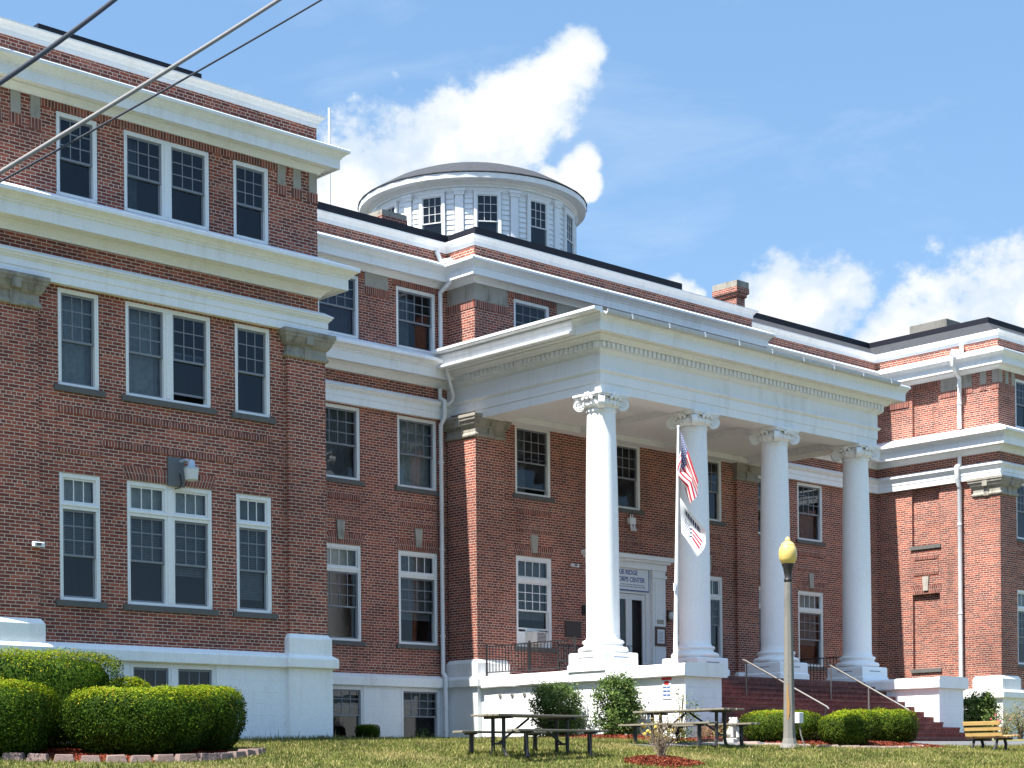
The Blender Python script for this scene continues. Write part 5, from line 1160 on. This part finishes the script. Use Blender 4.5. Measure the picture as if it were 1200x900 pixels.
# edging blocks round the left bed, flat slabs round the right bed
def edging(lst, m, wl, wd, hh, name, cat, grp, lab, sink=.02):
    for i, (x, y) in enumerate(lst):
        x2, y2 = lst[min(i+1, len(lst)-1)]; x1, y1 = lst[max(i-1, 0)]; a = math.atan2(y2-y1, x2-x1)+R(random.uniform(-5, 5)); z = zg(x, y)-sink
        mb = MB(); ux = Vector((math.cos(a), math.sin(a), 0)); uy = Vector((-ux.y, ux.x, 0)); O = Vector((x, y, z)); L_ = wl*random.uniform(.92, 1.06)/2; tp = .80
        lo_ = [O+ux*(s*L_)+uy*(q*wd/2) for s, q in ((-1, -1), (1, -1), (1, 1), (-1, 1))]; hi_ = [O+Vector((0, 0, hh*random.uniform(.9, 1.08)))+ux*(s*L_*tp)+uy*(q*wd/2*.8) for s, q in ((-1, -1), (1, -1), (1, 1), (-1, 1))]
        for j in range(4): k = (j+1) % 4; mb.face([lo_[j], lo_[k], hi_[k], hi_[j]], m)
        mb.face(hi_, m); mb.face(lo_[::-1], m)
        o = mb.build(name, None, origin=O, bevel=.012); tag(o, lab, cat, grp)
pl = [(13.6, 27.35), (13.95, 27.0), (14.25, 26.72), (14.58, 26.45), (14.94, 26.22), (15.32, 26.05), (15.70, 25.90), (16.08, 25.78), (16.46, 25.70), (16.84, 25.66), (17.22, 25.70), (17.58, 25.82), (17.92, 26.0), (18.24, 26.22), (18.52, 26.5)]
edging(pl, 'edging_block', .37, .24, .14, 'edging_block', 'edging block', 'edging blocks round the left hedge bed', 'reddish grey concrete block in the curved edging before the left hedges')
pl = [(30.15, 24.55), (30.35, 24.0), (30.65, 23.55), (31.1, 23.15), (31.55, 22.9), (32.05, 22.72), (32.55, 22.6), (33.1, 22.6), (33.65, 22.7), (34.15, 22.85), (34.6, 23.1)]
edging(pl, 'pale_slab', .52, .30, .07, 'edging_slab', 'edging slab', 'flat slabs round the bed by the stairs', 'flat pinkish slab edging the red mulch bed by the stairs')
for i in range(9):   # brick kerb of the small planting in front of the podium
    mb = MB(); x = 29.3+i*.27; y = 25.25+.02*(i % 2); mb.box(x, x+.25, y, y+.12, zg(x, y)-.03, zg(x, y)+.10, 'stair_brick'); thing(mb, 'edging_brick', 'dark red brick in the low edging before the podium planting', 'edging brick', 'dark bricks edging the podium planting', bevel=.006)

# little white lion statue on its pad
sx, sy = 30.15, 25.0; sz = zg(sx, sy)
t = empty('lion_statue', (sx, sy, sz), 'small white seated lion statue between picnic table and low hedge', 'statue')
mb = MB(); mb.stack(sx-.17, sx+.17, sy-.15, sy+.15, [(0, sz-.02), (0, sz+.08), (-.02, sz+.10)], 'statue_white'); mb.build('plinth', t, bevel=.01)
mb = MB(); d = Vector((-.5, -.86, 0))
for (o, z, r, q) in ((-.05, .22, .13, (1, 1, 1.1)), (.02, .33, .10, (1, 1, 1.2)), (.06, .44, .115, (1, 1, 1.)), (.11, .43, .075, (1, 1, .9)), (.17, .41, .045, (1, 1, .8))):
    blob(mb, tuple(Vector((sx, sy, sz))+d*o+Vector((0, 0, z))), r, 'statue_white', 12, q, .2)
tx = Vector((-d.y, d.x, 0))
for s in (-1, 1):
    mb.tube([Vector((sx, sy, sz+.33))+d*.08+tx*.06*s, Vector((sx, sy, sz+.2))+d*.12+tx*.065*s, Vector((sx, sy, sz+.11))+d*.14+tx*.065*s], [.05, .035, .04], 'statue_white', 8)
    blob(mb, tuple(Vector((sx, sy, sz+.53))+d*.03+tx*.075*s), .03, 'statue_white', 6)
mb.build('body', t, smooth=60)

# ------------------------------------------------------------------ overhead cables, antenna
def ray(x, y, dd):
    v = cr*((x-600)/2058.86)+cdn*((y-904.47)/2058.86)+F; return v*dd
def cable(a, b, r, m, label, ext=1.2, sag=.05):
    A, B = Vector(a), Vector(b); mb = MB(); pts = []
    for s in np.linspace(-ext, 1+ext, 40):
        p = A.lerp(B, s); p.z += sag*((s-.5)**2-.25); pts.append(p)
    mb.tube(pts, r, m, 8); return thing(mb, 'overhead_cable', label, 'cable', smooth=60)
cable(ray(0, 97, 13), ray(135, -1, 14.5), .020, 'cable_black', 'thick black overhead cable crossing the upper left corner')
cable(ray(0, 202, 12.5), ray(328, -1, 15), .0165, 'cable_grey', 'thick pale grey overhead cable crossing the top left windows', .6)
cable(ray(0, 213, 13), ray(378, -1, 16), .0085, 'cable_black', 'thin dark overhead cable just under the pale grey one', .6)
mb = MB(); a = Vector((15.17, 29.78, 13.96)); b = Vector(ray(-90, 95, 20)); pts = [a.lerp(b, s)-Vector((0, 0, .5*math.sin(math.pi*s))) for s in np.linspace(0, 1, 16)]
mb.tube(pts, .018, 'cable_black', 6); thing(mb, 'overhead_cable', 'short dark cable end fixed to the parapet at the top left corner', 'cable')
mb = MB(); mb.tube([(28.3, 37, 13.7), (28.3, 37, 15.9)], .02, 'galvanized', 8); mb.tube([(28.3, 37, 15.9), (28.3, 37, 17.55)], .035, 'paper_white', 8); mb.tube([(28.22, 36.95, 16.35), (28.3, 37, 16.35)], .015, 'galvanized', 6)
thing(mb, 'roof_antenna', 'thin white rod antenna on the roof behind the left wing', 'antenna')

# ------------------------------------------------------------------ grass
def grass(n):
    x = rng.uniform(12.5, 44, n*3); y = rng.uniform(16, 30, n*3)
    d = x*F.x+y*F.y; l = x*RT.x+y*RT.y
    k = (d > 25.5) & (d < 46) & (np.abs(l/d) < .31)
    bed = lambda cx, cy, a, b, ang: (((x-cx)*math.cos(R(ang))+(y-cy)*math.sin(R(ang)))/a)**2+((-(x-cx)*math.sin(R(ang))+(y-cy)*math.cos(R(ang)))/b)**2 > 1
    k &= bed(16.2, 27.3, 2.15, 1.42, -12) & bed(24.35, 21.9, .6, .6, 0) & bed(29.55, 28.6, .75, 2.6, 0) & bed(32.9, 23.75, 2.3, 1., -22)
    yc = np.where(x > 30, 24.6, 24.6+(30-x)*.18); k &= ~((x > 27.2) & (np.abs(y-yc) < .42+.7*np.clip((x-29)/5, 0, 1)))
    k &= ~((x > 30) & (y > 25.4)); x, y, d = x[k], y[k], d[k]
    keep = rng.random(len(x)) < np.clip((38/d)**2, .25, 1); x, y = x[keep][:n], y[keep][:n]; n = len(x)
    ex_, ey_ = [], []
    def line(x0, y0, x1, y1, m_, sp=.04):
        t = rng.random(m_); ex_.append(x0+(x1-x0)*t+rng.normal(0, sp, m_)); ey_.append(y0+(y1-y0)*t-np.abs(rng.normal(0, sp, m_)))
    line(18.5, 29.72, 22.9, 29.72, 1500); line(22.9, 34.75, 30.4, 34.75, 1800); line(30.3, 33.5, 30.45, 30.9, 500)
    for (tx, ty, a_) in ((22.95, 23.95, R(2)), (28.25, 24.65, R(93))):
        for sx_ in (-.86, .86):
            for sy_ in (-.75, -.18, .18, .75): q = (tx+sx_*math.cos(a_)-sy_*math.sin(a_), ty+sx_*math.sin(a_)+sy_*math.cos(a_)); line(q[0], q[1], q[0], q[1], 40, .05)
    line(29.87, 23.1, 29.87, 23.1, 120, .16); line(35.4, 21.6, 35.4, 22.2, 120, .1)
    ns = len(x); x = np.concatenate([x]+ex_); y = np.concatenate([y]+ey_); n = len(x); tall = np.arange(n) >= ns
    z = np.array([zg(a, b) for a, b in zip(x, y)])-.005
    h = rng.uniform(.025, .075, n)*np.where(tall, 1.9, 1)*np.where(rng.random(n) < .015, 2., 1); w = rng.uniform(.006, .013, n); th = rng.uniform(0, 6.283, n); lean = rng.normal(0, .022, (n, 2))
    v = np.empty((n, 3, 3)); v[:, 0] = np.stack([x-w*np.cos(th), y-w*np.sin(th), z], 1); v[:, 1] = np.stack([x+w*np.cos(th), y+w*np.sin(th), z], 1); v[:, 2] = np.stack([x+lean[:, 0], y+lean[:, 1], z+h], 1)
    me = bpy.data.meshes.new('grass'); me.from_pydata(v.reshape(-1, 3).tolist(), [], np.arange(3*n).reshape(-1, 3).tolist()); me.materials.append(MATS['grass_blade'])
    o = bpy.data.objects.new('grass', me); S.collection.objects.link(o); stuff(o)
grass(170000)

# ------------------------------------------------------------------ render settings
S.render.engine = 'CYCLES'; S.cycles.max_bounces = 8; S.cycles.transparent_max_bounces = 12; S.cycles.diffuse_bounces = 4
S.render.film_transparent = False
